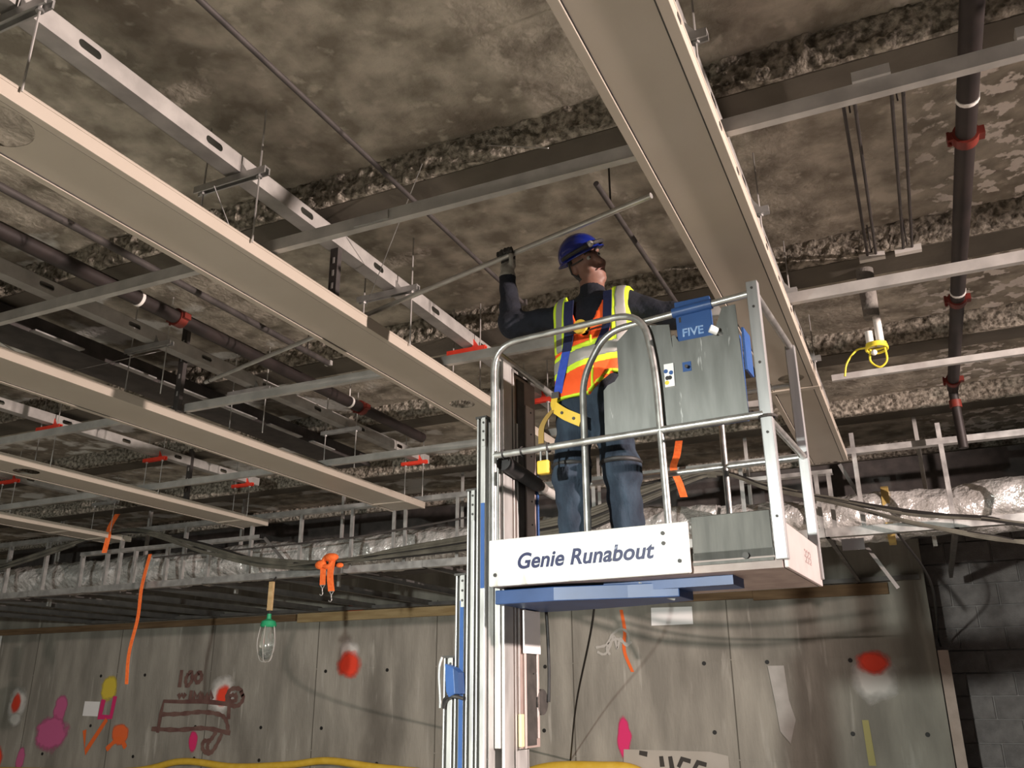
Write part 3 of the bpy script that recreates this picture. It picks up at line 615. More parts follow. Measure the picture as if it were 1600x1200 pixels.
mb = MB().tube(arc((0, -.02, .06), .07, 0, 2 * math.pi, 16, ((1, 0, 0), (0, .3, 1))), .03, 8); mb.ball((-.1, -.03, .02), (.08, .05, .055)); mb.ball((.05, -.03, .1), (.10, .05, .05)); mb.ball((.17, -.02, 0), (.05, .03, .03)); mb.build('bunched_webbing', STRAPO, t, smooth=True)
for x, z in ((-.055, -.22), (.08, -.30)):
    MB().tube(fillet([(x - .03, -.03, z), (x, -.03, z - .045), (x, -.03, z - .07), (x + .012, -.03, z - .1), (x - .01, -.03, z - .125), (x - .035, -.03, z - .105)], .02), .006, 7).build('hook', GALV, t, smooth=True)
    MB().tube([(x - .032, -.03, z), (x + .032, -.03, z), (x + .0, -.03, z - .045)], .005, 6).build('hook_ring', GALV, t, smooth=True)
tag(t, 'bunched orange ratchet strap with two steel hooks on the cable bundle', 'strap')
t = empty('string_lamp', (-7.37, 8.75, 2.0))
MB().tube([(0, .10, 1.035), (0, .06, 1.0), (.0, 0, .9), (.0, 0, .55)], .012, 6).build('cord', CABLEB, t); MB().box(-.03, .03, -.02, .02, .6, .95).build('hanging_tag', WOOD, t)
MB().lathe([(.085, .40), (.10, .42), (.085, .47), (.03, .50), (.025, .56)], n=18).build('cap', GREEN, t, smooth=True)
gl = mat('lamp_glass', (.8, .85, .8), None, rough=.15, trans=.9); MB().lathe([(.03, .02), (.085, .08), (.09, .2), (.07, .33), (.05, .40)], n=18).build('globe', gl, t, smooth=True)
for k in range(5):
    a = 2 * math.pi * k / 5; MB().tube(spline([(.09 * math.cos(a), .09 * math.sin(a), .42), (.115 * math.cos(a), .115 * math.sin(a), .2), (.07 * math.cos(a), .07 * math.sin(a), .02), (0, 0, -.01)]), .0045, 5).build('cage_wire', GALVD, t, smooth=True)
tag(t, 'unlit caged string lamp with green cap hanging below the bulkhead', 'lamp')
tag(MB().box(-.62, -.42, FY - .012, FY - .004, 2.86, 2.97).build('sign_plate', mat('black_plate', (.03, .03, .03), None, rough=.6)), 'small black plate under the bulkhead track beside the platform', 'sign')

# ------------------------------------------------------------------ mast lift
LA = math.radians(-3.5); LO = Vector((-1.788, 3.65, 2.064))
lift = tag(empty('mast_lift', (LO.x, LO.y, 0), LA), 'aluminium mast lift with railed work platform raised under the ceiling', 'lift')
LZ = LO.z
def lp(mb, name, m, smooth=False, bevel=0, parent=None):
    """lift part: coordinates are platform metres (along, back, up from the platform underside)"""
    mb.v = [(x, y, z + LZ) for x, y, z in mb.v]; return mb.build(name, m, parent or lift, smooth, bevel)
PL, PW = 1.33, .78
# mast sections, base one farthest left
secs = ((-.262, -.205, -1.95, -.30), (-.203, -.146, -1.70, .07), (-.144, -.094, -1.45, .47), (-.092, -.036, -1.2, .83), (-.034, -.006, -.69, 1.15))
for i, (u0, u1, z0, z1) in enumerate(secs):
    v0 = .0 if i < 4 else .075; v1 = .43
    s = lp(MB().box(u0 + .006, u1 - .004, v0 + .02, v1 - .02, z0, z1 - .01), 'mast_section', DARKG)
    for (a, bb) in ((u0, u0 + .009), (u0 + .022, u1 - .008)) if i < 4 else ((u0, u1),):
        for (c, d) in ((v0, v0 + .035), (v1 - .035, v1)):
            lp(MB().box(a, bb, c, d, z0, z1), 'mast_rail', ALU, bevel=.003, parent=s)
    if i < 4:
        lp(MB().box(u0 - .004, u1 + .002, v0 - .006, v1, z1 - .005, z1 + .006), 'cap_plate', DARKG, parent=s)
        lp(MB().box(u1 - .022, u1 - .004, v0 - .008, v0, z1 - .15, z1 - .004), 'perforated_plate', ALU, parent=s)
        for k in range(3): lp(MB().tube([(u1 - .013, v0 - .011, z1 - .03 - k * .045), (u1 - .013, v0 - .006, z1 - .03 - k * .045)], .006, 8), 'bolt', DARKG, parent=s)
        lp(MB().box(u1 - .006, u1 - .002, .03, .4, z0, z1 - .02), 'inner_face', ALU if i == 3 else BROWNP, parent=s)
    if i in (1, 3): lp(MB().box(u1 - .030, u1 - .009, v0 - .003, v0 + .01, z0 if i == 1 else .0, z1 - .12 if i == 1 else .40), 'blue_strip', BLUE, parent=s)
PINKR = mat('pinkish_rail', (.62, .54, .51), (.70, .62, .59), 8, .45, .3)
# platform-side face of the mast
cg = lp(MB().box(-.006, .0, .10, .46, -.70, 1.12), 'carriage', BROWNP)
for (c, d, m, z0, z1) in ((.085, .175, ALU, -1.2, 1.16), (.19, .205, ALU, -1.2, 1.14), (.225, .24, ALU, -.70, .85), (.33, .42, PINKR, .03, .98), (.285, .305, PINKR, -.70, .0), (.415, .435, PINKR, -.66, .0), (.455, .47, BLUE, -.05, .62)):
    lp(MB().box(-.002, .012, c, d, z0, z1), 'carriage_rail', m, bevel=.002, parent=cg)
lp(MB().box(.002, .006, .245, .325, .0, 1.1), 'carriage_slot', DARKG, parent=cg); lp(MB().box(.002, .006, .307, .413, -.69, -.02), 'carriage_slot', DARKG, parent=cg)
for k in range(12): lp(MB().tube([(.012, .385, .95 - k * .12), (.015, .385, .95 - k * .12)], .005, 6), 'bolt', DARKG, parent=cg)
lp(MB().box(.012, .02, .27, .44, -.28, -.08), 'white_plate', LABELW, parent=cg)
lt = lp(MB().box(.012, .026, .215, .25, -.69, -.55), 'latch', mat('cream_latch', (.72, .66, .38), None, rough=.5), parent=cg, bevel=.003)
lp(MB().tube([(0, .47, -.50), (.012, .47, -.50)], .06, 18), 'roller', DARKG, parent=cg)
lp(MB().tube(spline([(.02, .50, .0), (.02, .52, -.15), (.02, .53, -.35), (.02, .52, -.5)]), .008, 6), 'hose', BLACK, parent=cg)
bx_ = lp(MB().prism([(-.225, -.33), (-.175, -.35), (-.165, -.46), (-.20, -.475), (-.215, -.45)], 1, -.05, .0), 'blue_box', BLUE, bevel=.004)
lp(MB().prism([(-.175, -.35), (-.15, -.37), (-.145, -.46), (-.165, -.46)], 1, -.052, .0), 'box_side', NAVYST, parent=bx_)
lp(MB().tube(spline([(-.25, -.01, -.52), (-.23, -.03, -.48), (-.18, -.04, -.47), (-.14, -.02, -.48)]), .008, 6), 'hose', BLACK)
lp(MB().tube(fillet([(-.262, -.012, -.30), (-.275, -.012, -.33), (-.278, -.012, -.38), (-.268, -.012, -.48), (-.268, -.012, -.52)], .03), .006, 6), 'handle', ALU, smooth=True)
# platform deck and toe boards
lp(MB().box(.0, PL - .02, .01, PW - .02, .0, .05), 'deck', BROWNP)
tb = lp(MB().box(-.005, .945, -.03, -.002, .0, .212), 'toe_board', ALUT, bevel=.006)
for (u, z) in ((.84, .17), (.84, .128), (.905, .05), (.03, .05)): lp(MB().tube([(u, -.036, z), (u, -.03, z)], .009, 10), 'rivet', DARKG, parent=tb)
def text(body, size, m, parent, loc, shear=0., off=0., name='lettering', rot=(math.pi / 2, 0, 0), sp=1.):
    c = bpy.data.curves.new('txt', 'FONT'); c.body = body; c.size = size; c.shear = shear; c.offset = off; c.extrude = .0006; c.space_character = sp
    o = bpy.data.objects.new('txt', c); COL.objects.link(o); bpy.context.view_layer.update()
    me = bpy.data.meshes.new_from_object(o.evaluated_get(bpy.context.evaluated_depsgraph_get())); bpy.data.objects.remove(o)
    me.materials.clear(); me.materials.append(m); o = bpy.data.objects.new(name, me); COL.objects.link(o); o.parent = parent; o.location = loc; o.rotation_euler = rot; return o
tag(text('Genie Runabout', .0965, TEXTB, tb, (.138, -.0312, LZ + .072), .24, .0026, sp=1.02), 'worn blue lettering reading Genie Runabout')
lp(MB().box(.95, PL - .05, .012, .022, .03, .235), 'toe_board', ALUD, bevel=.003)
lp(MB().prism([(.0, .03), (.022, .03), (.022, .082), (.012, .082), (.012, .042), (.0, .042)], 0, .95, PL - .05), 'ledge', ALUD)
lp(MB().tube([(1.17, -.004, .056), (1.17, .012, .056)], .014, 10), 'bolt', DARKG)
eb = lp(MB().box(PL - .016, PL, .02, PW, .0, .185), 'toe_board', mat('end_board', (.45, .40, .385), (.52, .46, .445), 7, .5, .2), bevel=.003)
mb = MB()
for k in range(3):
    v = .40 + k * .05
    for a, c in (((v, .12), (v + .03, .12)), ((v + .03, .12), (v + .03, .07)), ((v, .07), (v + .03, .07)), ((v, .095), (v + .03, .095))): mb.bar((PL + .001, a[0], a[1]), (PL + .001, c[0], c[1]), .002, .008, (0, 0, 1) if a[1] == c[1] else (0, 1, 0))
lp(mb, 'stamped_mark', mat('faded_mark', (.35, .28, .27), None, rough=.7), parent=eb)
lp(MB().box(.0, PL - .02, PW - .02, PW, .0, .15), 'toe_board', ALUP)
lp(MB().box(-.004, .0, .0, PW, .0, .15), 'toe_board', ALUP)
# blue arm beneath
mb = MB().prism([(.0, .02), (.30, .02), (.62, .10), (.84, .14), (.84, .34), (.55, .44), (.2, .5), (.0, .5)], 2, -.075, -.012); lp(mb, 'support_arm', NAVYST, bevel=.004)
lp(MB().box(.5, 1.08, .12, .30, -.04, .0), 'support_beam', NAVYST); lp(MB().bar((.66, .12, -.02), (.80, .2, -.07), .02, .03), 'brace', ALU)
# guard rails
RT = .0165
lp(MB().tube(fillet([(.005, 0, .03), (.005, 0, 1.20), (.80, .0, 1.215), (.845, 0, .92), (.862, 0, .03)], .14, 8), RT, 14), 'rail_loop', TUBE, smooth=True)
lp(MB().tube(fillet([(.470, .035, .03), (.470, .035, .95), (.60, .035, 1.165), (1.30, .035, 1.205)], .10, 7), RT, 14), 'rail_loop', TUBE, smooth=True)
lp(MB().tube([(.008, .0, .625), (1.30, .0, .632)], RT, 14), 'mid_rail', TUBE, smooth=True)
lp(MB().bar((1.312, .01, .03), (1.312, .01, 1.245), .05, .04, (0, 1, 0)), 'corner_post', POSTM, bevel=.004)
for z in (1.21, 1.12, .86, .55, .2): lp(MB().tube([(1.312, -.0145, z), (1.312, -.01, z)], .006, 8), 'rivet', DARKG)
lp(MB().tube([(1.318, .02, 1.19), (1.318, PW - .03, 1.2)], RT, 12), 'end_rail', TUBE, smooth=True); lp(MB().tube([(1.318, .02, .61), (1.318, PW - .03, .62)], RT, 12), 'end_rail', TUBE, smooth=True)
lp(MB().bar((1.318, PW - .02, .03), (1.318, PW - .02, 1.205), .048, .036, (0, 1, 0)), 'corner_post', POSTM, bevel=.004)
lp(MB().tube([(.02, PW - .02, 1.2), (1.3, PW - .02, 1.2)], RT, 12).v and MB().tube([(.75, PW - .02, 1.0), (1.3, PW - .02, 1.0)], .012, 10), 'rear_rail', TUBE, smooth=True)
lp(MB().tube([(.02, PW - .02, .62), (1.3, PW - .02, .62)], RT, 12), 'rear_rail', TUBE, smooth=True)
for u in (.10, .93): lp(MB().tube([(u, PW - .02, .03), (u, PW - .02, 1.0 if u > .5 else 1.1)], RT, 12), 'rear_post', TUBE, smooth=True)
lp(MB().tube(fillet([(.012, .02, 1.17), (.014, PW - .08, 1.13), (.09, PW - .02, 1.08), (.10, PW - .02, .9)], .06), RT, 12), 'end_rail', TUBE, smooth=True)
fs_ = lp(MB().tube([(.03, .05, .60), (.035, .40, .56)], [.04, .036], 14), 'foam_sleeve', BLACK, smooth=True); lp(MB().tube([(.036, .40, .56), (.038, .47, .55)], .03, 12), 'tape_wrap', GREYSL, smooth=True, parent=fs_); lp(MB().tube([(.038, .47, .55), (.04, .60, .54)], .024, 12), 'tape_wrap', GALVD, smooth=True, parent=fs_)
for u in (.06, .16, .30): lp(MB().tube(arc((u, 0, .626), .022, 0, 2 * math.pi, 12, ((0, 1, 0), (0, 0, 1))), .004, 5, cap=False), 'cable_tie', BLACK)
pk = lp(MB().box(.245, .305, -.02, .02, .50, .565), 'padlock', YELM, bevel=.008); lp(MB().tube(fillet([(.258, 0, .56), (.258, 0, .63), (.292, 0, .63), (.292, 0, .56)], .02), .005, 7), 'shackle', GALV, smooth=True, parent=pk)
# control station
cb = lp(MB().box(.90, 1.20, .055, .20, .67, 1.08), 'control_box', BLUE, bevel=.006)
lp(MB().prism([(.575, .655), (.93, .655), (.93, .93), (.915, 1.135), (.73, 1.165), (.655, 1.10), (.655, .93), (.635, .905), (.60, .893), (.578, .87)], 1, .030, .036), 'cover_plate', ALUP, parent=cb)
lp(MB().prism([(.925, .655), (1.235, .655), (1.225, 1.165), (1.165, 1.165), (1.115, 1.04), (.955, 1.04), (.94, 1.075), (.925, 1.075)], 1, .026, .032), 'cover_plate', ALUP, parent=cb)
bs = lp(MB().prism([(.95, 1.03), (1.115, 1.045), (1.11, 1.24), (.945, 1.24)], 1, .034, .052), 'blue_cover', BLUE, parent=cb, bevel=.003)
lp(MB().tube([(.935, .035, 1.187), (1.12, .035, 1.196)], .024, 12), 'rail_clamp', BLUE, parent=cb, smooth=True)
tag(text('FIVE', .055, mat('faded_white_print', (.45, .58, .8), (.12, .3, .65), 40, .6), cb, (.972, .0335, LZ + 1.062), 0, .0012), 'faded white lettering reading FIVE')
lp(MB().box(.962, .972, .0325, .0335, 1.135, 1.16), 'slot', DARKG, parent=cb)
lp(MB().box(.88, .925, .018, .03, .83, .94), 'sticker', LABELW, parent=cb)
for (u, z, m) in ((.888, .905, BLUE), (.912, .895, BLUE), (.893, .872, BLACK), (.905, .872, BLACK), (.89, .85, YELC)): lp(MB().tube([(u, .0165, z), (u, .018, z)], .010, 12), 'sticker_dot', m, parent=cb)
lp(MB().box(.965, 1.005, .0235, .026, .89, .935), 'blue_window', BLUE, parent=cb)
lp(MB().tube([(.985, .024, .912), (.99, -.004, .905)], .008, 8), 'toggle', BLACK, parent=cb, smooth=True)
lp(MB().tube([(1.155, .03, 1.035), (1.135, .008, 1.045)], .008, 8), 'knob_stem', GALV, parent=cb, smooth=True); lp(MB().tube([(1.14, .008, 1.045), (1.112, -.01, 1.058)], .018, 12), 'knob', LABELW, parent=cb, smooth=True)
lp(MB().box(1.235, 1.245, .05, .17, .86, 1.06), 'box_side', BLUE, parent=cb)
lp(MB().tube(arc((1.315, .01, .62), .036, 0, 2 * math.pi, 14, ((1, 0, 0), (0, 1, 0))), .006, 6, cap=False), 'wire_tie', DARKST)
# chassis on the floor (below the picture)
ch = MB().box(-.45, .85, -.02, .50, -LZ + .08, -LZ + .22); lp(ch, 'chassis', NAVYST, bevel=.02); lp(MB().box(-.3, .05, .0, .43, -LZ + .2, -1.5), 'mast_base', ALU)
for u in (-.35, .72):
    for v in (-.05, .47): lp(MB().tube([(u, v, -LZ + .09), (u, v + .06, -LZ + .09)], .09, 18), 'wheel', BLACK, smooth=True)

# ------------------------------------------------------------------ pole in the hand of the worker
t = empty('conduit_pole', (-4.86, 4.787, 3.925)); d = Vector((-.925, 3.672, 3.925)) - Vector((-4.86, 4.787, 3.925))
MB().tube([(0, 0, 0), d], .0155, 14).build('tube', mat('conduit_steel', (.50, .50, .47), (.62, .62, .59), 9, .38, .7), t, smooth=True)
MB().tube([d * .014, d * .017], .0165, 14).build('end_ring', DARKST, t, smooth=True); MB().tube([d * .44, d * .475], .0175, 14).build('sleeve_coupling', GALVD, t, smooth=True)
tag(t, 'long bare steel conduit pole held up in the raised gloved hand', 'pole')

# ------------------------------------------------------------------ worker
def surf_nets(fn, lo, hi, h):
    """mesh the zero level of fn on a grid"""
    lo = np.array(lo); n = [int(math.ceil((hi[i] - lo[i]) / h)) + 1 for i in range(3)]
    X, Y, Z = np.meshgrid(*[lo[i] + h * np.arange(n[i]) for i in range(3)], indexing='ij')
    D = fn(X, Y, Z); ins = D < 0
    cells = np.zeros([k - 1 for k in n], bool); cnt = np.zeros(cells.shape); acc = np.zeros(cells.shape + (3,))
    sl = lambda o: tuple(slice(o[i], n[i] - 1 + o[i]) for i in range(3))
    offs = [(a, b_, c) for a in (0, 1) for b_ in (0, 1) for c in (0, 1)]
    for o1 in offs:
        for ax in range(3):
            if o1[ax]: continue
            o2 = list(o1); o2[ax] = 1
            d1, d2 = D[sl(o1)], D[sl(o2)]; cr = (d1 < 0) != (d2 < 0); tt = np.where(cr, d1 / np.where(d1 == d2, 1, d1 - d2), 0)
            for k in range(3): acc[..., k] += np.where(cr, o1[k] + (tt if k == ax else 0), 0)
            cnt += cr
    cells = cnt > 0; idx = -np.ones(cells.shape, int); ci = np.argwhere(cells); idx[cells] = np.arange(len(ci))
    V = lo + h * (ci + acc[cells] / cnt[cells][:, None]); F = []
    for ax in range(3):
        b_, c_ = [(1, 2), (2, 0), (0, 1)][ax]
        s1 = [slice(None)] * 3; s2 = [slice(None)] * 3; s1[ax] = slice(0, -1); s2[ax] = slice(1, None)
        cr = ins[tuple(s1)] != ins[tuple(s2)]
        p = np.argwhere(cr); p = p[(p[:, b_] > 0) & (p[:, c_] > 0) & (p[:, b_] < n[b_] - 1) & (p[:, c_] < n[c_] - 1)]
        eb_ = np.zeros(3, int); eb_[b_] = 1; ec = np.zeros(3, int); ec[c_] = 1
        q = [p - eb_ - ec, p - ec, p, p - eb_]; q = np.stack([idx[tuple(k.T)] for k in q], 1)
        flip = ~ins[tuple(p.T)]; q[flip] = q[flip][:, ::-1]; F.append(q)
    return V, np.concatenate(F)
def cone(X, Y, Z, a, b_, ra, rb):
    a = np.array(a, float); d = np.array(b_, float) - a; L = d @ d
    t_ = np.clip(((X - a[0]) * d[0] + (Y - a[1]) * d[1] + (Z - a[2]) * d[2]) / L, 0, 1)
    return np.sqrt((X - a[0] - t_ * d[0]) ** 2 + (Y - a[1] - t_ * d[1]) ** 2 + (Z - a[2] - t_ * d[2]) ** 2) - (ra + (rb - ra) * t_)
def ell(X, Y, Z, c, r, fr=None):
    P = [X - c[0], Y - c[1], Z - c[2]]
    if fr is not None: P = [P[0] * e[0] + P[1] * e[1] + P[2] * e[2] for e in fr]
    k0 = np.sqrt(sum((P[i] / r[i]) ** 2 for i in range(3))); k1 = np.sqrt(sum((P[i] / r[i] ** 2) ** 2 for i in range(3)))
    return k0 * (k0 - 1) / np.maximum(k1, 1e-6)
def smin(a, b_, k):
    h = np.clip(.5 + .5 * (b_ - a) / k, 0, 1); return b_ * (1 - h) + a * h - k * h * (1 - h)
# everything below is in platform coordinates
HC = np.array((.380, .330, 1.728))
hf = np.array((.80, -.52, -.06)); hf /= np.linalg.norm(hf); hl = np.cross((-.16, -.50, .82), hf); hl /= np.linalg.norm(hl); hu = np.cross(hf, hl); HF = (hf, hl, hu)
def hp(f, l, u_): return HC + hf * f + hl * l + hu * u_
def torso(X, Y, Z):
    d = ell(X, Y, Z, (.42, .335, 1.30), (.205, .125, .23)); d = smin(d, ell(X, Y, Z, (.385, .335, 1.06), (.165, .118, .2)), .08)
    d = smin(d, cone(X, Y, Z, (.27, .335, 1.44), (.59, .335, 1.445), .062, .062), .06); d = smin(d, ell(X, Y, Z, (.39, .34, .94), (.175, .125, .13)), .06); return d
pole0 = np.array((-4.86, 4.787, 3.925)); pdir = np.array(d) / np.linalg.norm(np.array(d))
ca, sa = math.cos(LA), math.sin(LA)
def w2l(P): q = np.array(P) - np.array(LO); return np.array((q[0] * ca + q[1] * sa, -q[0] * sa + q[1] * ca, q[2]))
pl0 = w2l(pole0); pld = w2l(pole0 + pdir) - pl0
def on_pole(u): return pl0 + pld * ((u - pl0[0]) / pld[0])
GP = on_pole(-.078)
def body(X, Y, Z):
    D = torso(X, Y, Z)
    fold = .006 * np.sin(Z * 46 + X * 30) * np.sin(X * 25 - Z * 17)
    for (hip, knee, ank, toe) in (((.30, .335, .92), (.285, .285, .56), (.275, .345, .14), (.262, .20, .085)), ((.47, .345, .92), (.545, .30, .56), (.545, .36, .14), (.565, .215, .085))):
        leg = smin(cone(X, Y, Z, hip, knee, .10, .086), cone(X, Y, Z, knee, ank, .086, .078), .05) + fold * (Z < .95)
        leg = smin(leg, cone(X, Y, Z, (ank[0], ank[1] + .02, .10), toe, .05, .045), .03); D = smin(D, leg, .045)
    # raised right arm
    wr = GP + np.array((.006, .012, -.115))
    arm = smin(cone(X, Y, Z, (.26, .335, 1.43), (-.045, .285, 1.435), .072, .066), cone(X, Y, Z, (-.045, .285, 1.435), wr + np.array((0, 0, -.02)), .066, .046), .04) + fold * .8
    D = smin(D, arm, .05)
    arm = smin(cone(X, Y, Z, (.60, .335, 1.43), (.83, .375, 1.335), .072, .062), cone(X, Y, Z, (.83, .375, 1.335), (1.0, .30, 1.20), .058, .040), .04) + fold
    D = smin(D, arm, .05)
    D = smin(D, cone(X, Y, Z, (.42, .345, 1.47), (.405, .355, 1.63), .074, .062), .04)
    # head
    E = ell(X, Y, Z, HC, (.103, .079, .118), HF); E = smin(E, ell(X, Y, Z, hp(.026, 0, -.092), (.066, .058, .052), HF), .04); E = smin(E, ell(X, Y, Z, hp(.070, 0, -.126), (.022, .026, .018), HF), .025)
    E = smin(E, cone(X, Y, Z, hp(.098, 0, .005), hp(.122, 0, -.038), .009, .016), .014)
    for s in (-1, 1):
        E = smin(E, ell(X, Y, Z, hp(-.005, s * .083, -.015), (.026, .011, .034), HF), .008); E = smin(E, ell(X, Y, Z, hp(.085, s * .033, .028), (.02, .026, .010), HF), .012)
        E = smin(E, ell(X, Y, Z, hp(.072, s * .045, -.045), (.026, .024, .024), HF), .02)
    E = np.maximum(E, -ell(X, Y, Z, hp(.108, 0, -.072), (.016, .026, .0035), HF))
    D = smin(D, E, .02)
    # gripping hand: palm under the pole, four fingers over it, thumb across the front
    D = smin(D, cone(X, Y, Z, wr, wr + np.array((0, 0, .03)), .032, .034), .02)
    pm = GP + np.array((.0, .030, -.052)); D = smin(D, np.minimum(cone(X, Y, Z, pm + pld * -.026, pm + pld * .026, .027, .025), cone(X, Y, Z, wr, pm, .032, .03)), .02)
    side = np.array((0, 1., 0)); up = np.array((0, 0, 1.))
    for k, (o_, L) in enumerate(((-.040, .9), (-.014, 1.05), (.012, 1.1), (.036, 1.0))):
        c = GP + pld * o_; q = [c + side * .036 + up * -.030, c + side * .034 + up * .012, c + side * .008 + up * .034 * L, c - side * .022 + up * .026 * L, c - side * .031 + up * .004]
        for a, b_, r in zip(q[:-1], q[1:], (.013, .0125, .012, .011)): D = smin(D, cone(X, Y, Z, a, b_, r, r * .93), .006)
    c = GP + pld * .058; q = [pm + pld * .03 + np.array((0, -.01, -.01)), c - side * .028 + up * -.022, c - side * .028 + up * .018]
    for a, b_ in zip(q[:-1], q[1:]): D = smin(D, cone(X, Y, Z, a, b_, .0145, .012), .008)
    # left hand on the controls
    for k in range(4):
        a = np.array((1.0, .30, 1.20)) + np.array((.02, .012 * (k - 1.5) * 1.7, -.01)); m_ = a + np.array((.045, 0, -.03)); e_ = m_ + np.array((.01, -.005, -.045))
        D = smin(D, np.minimum(cone(X, Y, Z, a, m_, .012, .011), cone(X, Y, Z, m_, e_, .011, .010)), .008)
    D = smin(D, cone(X, Y, Z, (1.0, .27, 1.2), (1.02, .24, 1.16), .014, .011), .01)
    return D
BASE = np.array((.42, .32, .05)); bw_ = Vector(LO) + Matrix.Rotation(LA, 3, 'Z') @ Vector(BASE)
man = tag(empty('person', bw_, LA), 'worker in blue hard hat and orange vest standing on the lift platform, right arm raised', 'person')
def npart(V, F, name, mats, fm=None, parent=None):
    me = bpy.data.meshes.new(name); V = V - BASE; me.from_pydata([tuple(v) for v in V], [], [tuple(int(i) for i in f) for f in F])
    for m in mats: me.materials.append(m)
    if fm is not None: me.polygons.foreach_set('material_index', np.array(fm, np.int32))
    me.polygons.foreach_set('use_smooth', [True] * len(me.polygons)); me.update()
    o = bpy.data.objects.new(name, me); COL.objects.link(o); o.parent = parent or man; return o
V, F = surf_nets(body, (-.17, .12, .02), (1.1, .50, 1.90), .0085)
cen = V[F].mean(1); rel = cen - HC; fm = np.zeros(len(F), int)
ff, fl, fu = rel @ hf, rel @ hl, rel @ hu
fm[cen[:, 2] < .965] = 1; fm[cen[:, 2] < .13] = 5
neckl = 1.575 - .15 * (cen[:, 1] - .32)
head = (cen[:, 2] > neckl) & (cen[:, 0] > .15) & (cen[:, 0] < .62); fm[head] = 2
fm[head & (ff < .004) & (fu > -.10) & (np.abs(fl) < .0835)] = 3; fm[head & (fu > .06)] = 3
fm[(cen[:, 0] < .05) & (cen[:, 2] > GP[2] - .125)] = 4; fm[(cen[:, 0] < .05) & (cen[:, 2] > GP[2] - .015)] = 6; fm[cen[:, 0] > .985] = 4
npart(V, F, 'body', [SHIRT, JEANS, SKIN, HAIR, GLOVE, SHOE, GLOVED], fm)
# vest: a shell over the torso, open V at the neck, curved hem
def vest_region(X, Y, Z):
    hem = .930 + .12 * np.clip((X - .43) / .10, 0, 1); r = np.maximum(hem - Z, Z - 1.52)
    front = Y < .335; vee = (np.abs(X - .425) - (.012 + .42 * np.clip(Z - 1.24, 0, 1))) * .9
    r = np.maximum(r, np.where(front & (Z > 1.24), -vee, -1)); r = np.maximum(r, .105 - np.sqrt((X - .41) ** 2 + (Y - .33) ** 2 + (.4 * (Z - 1.5)) ** 2) if True else r)
    return np.maximum(r, np.maximum(.222 - X, X - .640))
def vest_fn(off): 
    return lambda X, Y, Z: np.maximum(torso(X, Y, Z) - off - .004 * np.sin(X * 34 + Z * 12) * (Z < 1.2), vest_region(X, Y, Z))
lo_, hi_ = (.16, .15, .90), (.70, .52, 1.56)
V, F = surf_nets(vest_fn(.024), lo_, hi_, .0085); vest = npart(V, F, 'safety_vest', [ORANGE])
def band(X, Y, Z): return Z - .20 * (X - .42)
def tape(name, sel, off, m):
    V, F = surf_nets(lambda X, Y, Z: np.maximum(vest_fn(off)(X, Y, Z), sel(X, Y, Z)), lo_, hi_, .0075); return npart(V, F, name, [m], None, vest)
tape('lime_trim', lambda X, Y, Z: np.abs(band(X, Y, Z) - 1.145) - .062, .028, LIME); tape('reflective_tape', lambda X, Y, Z: np.abs(band(X, Y, Z) - 1.145) - .034, .031, SILVER)
for c in (.268, .602):
    tape('lime_trim', lambda X, Y, Z: np.maximum(np.abs(X - c) - .046, 1.19 - Z), .028, LIME); tape('reflective_tape', lambda X, Y, Z: np.maximum(np.abs(X - c) - .024, 1.19 - Z), .031, SILVER)
def hemz(X): return .930 + .12 * np.clip((X - .43) / .10, 0, 1)
tape('lime_trim', lambda X, Y, Z: Z - hemz(X) - .014, .029, LIME); tape('lime_trim', lambda X, Y, Z: np.maximum(np.abs(X - .455) - .006, np.maximum(Z - 1.24, Y - .335)), .030, LIME)
def front(u, z, off=.034):
    v = np.linspace(.1, .335, 240); dd = torso(np.full(240, u), v, np.full(240, z)) - off; k = np.argmax(dd < 0); return float(v[k]) if dd[k] < 0 else .335
def ml(mb, name, m, smooth=False, parent=None): mb.v = [(x - BASE[0], y - BASE[1], z - BASE[2]) for x, y, z in mb.v]; return mb.build(name, m, parent or man, smooth)
def strap_on(name, pts, wd, m):
    P = [Vector((u, front(u, z), z)) for u, z in pts]; return ml(MB().ribbon(spline(P, 5), (wd, 0, .0), .005, (0, -1, 0)), name, m)
strap_on('harness_strap', [(.335, 1.46), (.338, 1.36), (.34, 1.26), (.325, 1.17)], .052, STRAPN); strap_on('harness_strap', [(.325, 1.18), (.30, 1.10), (.275, 1.02), (.262, .96)], .046, STRAPB); strap_on('harness_strap', [(.545, 1.48), (.548, 1.38), (.54, 1.27), (.50, 1.18)], .046, STRAPN)
strap_on('chest_strap', [(.34, 1.27), (.42, 1.255), (.52, 1.275)], .05, BLACK)
v_ = front(.41, 1.30); ml(MB().tube([(.41, v_ - .012, 1.285), (.41, v_ + .004, 1.285)], .038, 20), 'chest_badge', YELM, True)
v_ = .19; ml(MB().box(.235, .275, v_ - .008, v_ + .008, .93, .965), 'buckle', DARKST); ml(MB().ribbon(spline([(.252, v_, .94), (.25, v_ - .01, .90), (.262, v_ - .02, .865)]), (.035, 0, 0), .006, (0, -1, 0)), 'lanyard_strap', YELM)
ml(MB().ribbon(spline([(.262, .175, .875), (.32, .168, .83), (.40, .17, .785)]), (.018, 0, .055), .014, (0, -1, 0)), 'shock_pack', YELM); ml(MB().ribbon(spline([(.26, .18, .88), (.22, .17, .84), (.19, .16, .78), (.185, .16, .70)]), (.03, 0, 0), .006, (0, -1, 0)), 'lanyard_strap', mat('brown_webbing', (.32, .2, .05), None, rough=.8))
for k in (.3, .75): ml(MB().tube([(.262 + .138 * k, .150, .865 - .085 * k), (.262 + .138 * k, .17, .865 - .085 * k)], .008, 8), 'grommet', DARKST)
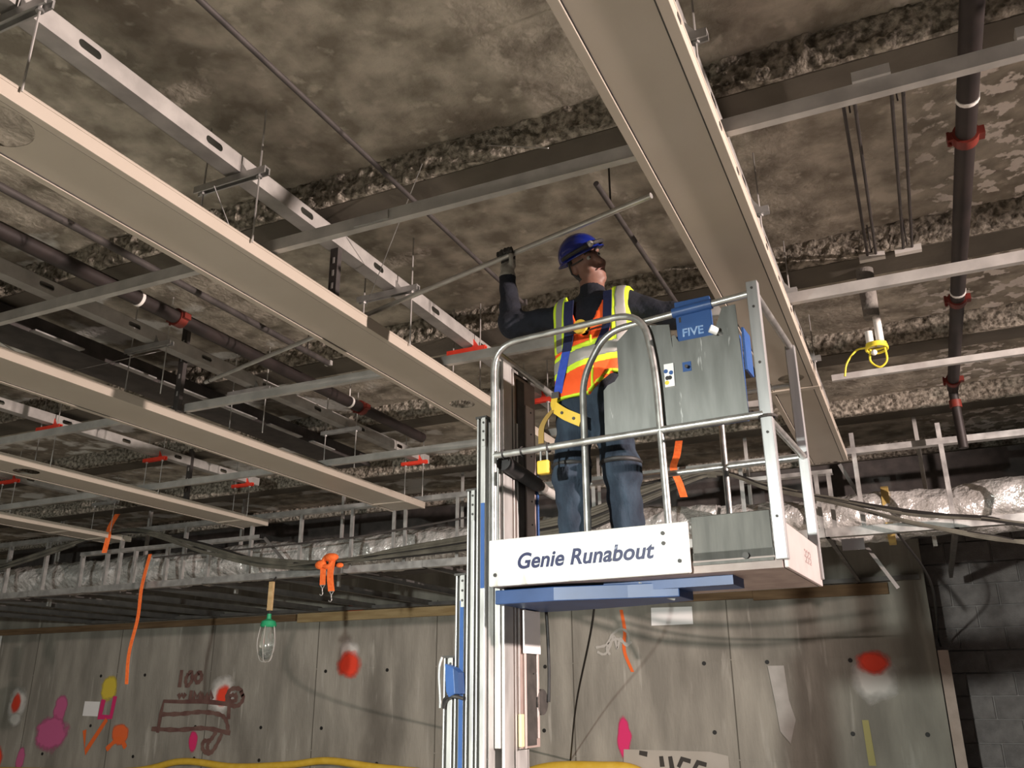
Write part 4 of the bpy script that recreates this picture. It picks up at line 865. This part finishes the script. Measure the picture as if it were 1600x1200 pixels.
for (x0, z0) in ((.285, .60), (.545, .585)): ml(MB().tube(arc((x0, .29, z0), .093, 0, 2 * math.pi, 20, ((1, 0, 0), (0, 1, 0))), .012, 7, cap=False), 'knee_strap', BLACK, True)
# hard hat
hm = MB(); n = 32; k = 12; prof = []
for i in range(k + 1):
    a = math.pi / 2 * i / k; prof.append((math.cos(a), math.sin(a)))
vs = []
for (r, z) in [(1.13, -.10), (1.12, -.06), (1.02, -.02)] + prof[:-1]:
    for j in range(n):
        a = 2 * math.pi * j / n; br = 1.0
        if r > 1.05: br = 1. + .09 * max(0, math.cos(a)) ** 2
        vs.append(hp(-.008 + .134 * r * br * math.cos(a), .110 * r * math.sin(a), .046 + .120 * z))
vs.append(hp(-.008, 0, .166)); fs = []
R_ = len(vs) // n
for i in range(R_ - 1):
    for j in range(n): fs.append((i * n + j, i * n + (j + 1) % n, (i + 1) * n + (j + 1) % n, (i + 1) * n + j))
fs += [((R_ - 1) * n + j, (R_ - 1) * n + (j + 1) % n, R_ * n) for j in range(n)]
hat = ml(MB().add(vs, fs), 'hard_hat', HATM, 50); md = hat.modifiers.new('shell', 'SOLIDIFY'); md.thickness = .004
ml(MB().tube([hp(.02 + .135 * math.cos(a), .112 * math.sin(a), .060) for a in np.linspace(-1.9, 1.9, 24)], .011, 8), 'hat_strap', BLACK, True, hat)
p_ = hp(.150, -.035, .062); ml(MB().ball(p_, .018), 'strap_stud', GALV, True, hat)
ml(MB().tube([hp(.0, -.104, .03), hp(-.02, -.096, -.03), hp(.02, -.078, -.09)], .005, 6), 'chin_strap', BLACK, True, hat)
for s in (-1, 1):
    e = ml(MB().ball(hp(.090, s * .034, .004), .0125), 'eye', EYEW, True); ml(MB().ball(hp(.099, s * .0335, .004), .006), 'iris', BLACK, True, e)
    ml(MB().tube([hp(.104, s * .014, .028), hp(.104, s * .035, .034), hp(.092, s * .055, .028)], .0045, 6), 'eyebrow', HAIR, True)
ml(MB().tube([hp(.101, -.024, -.072), hp(.110, 0, -.070), hp(.101, .024, -.072)], .004, 6), 'lips', mat('lip', (.27, .11, .09), None, rough=.6), True)
ml(MB().tube([hp(.085, -.070, .01), hp(.0, -.090, .01)], .004, 6), 'glasses_temple', BLACK, True)
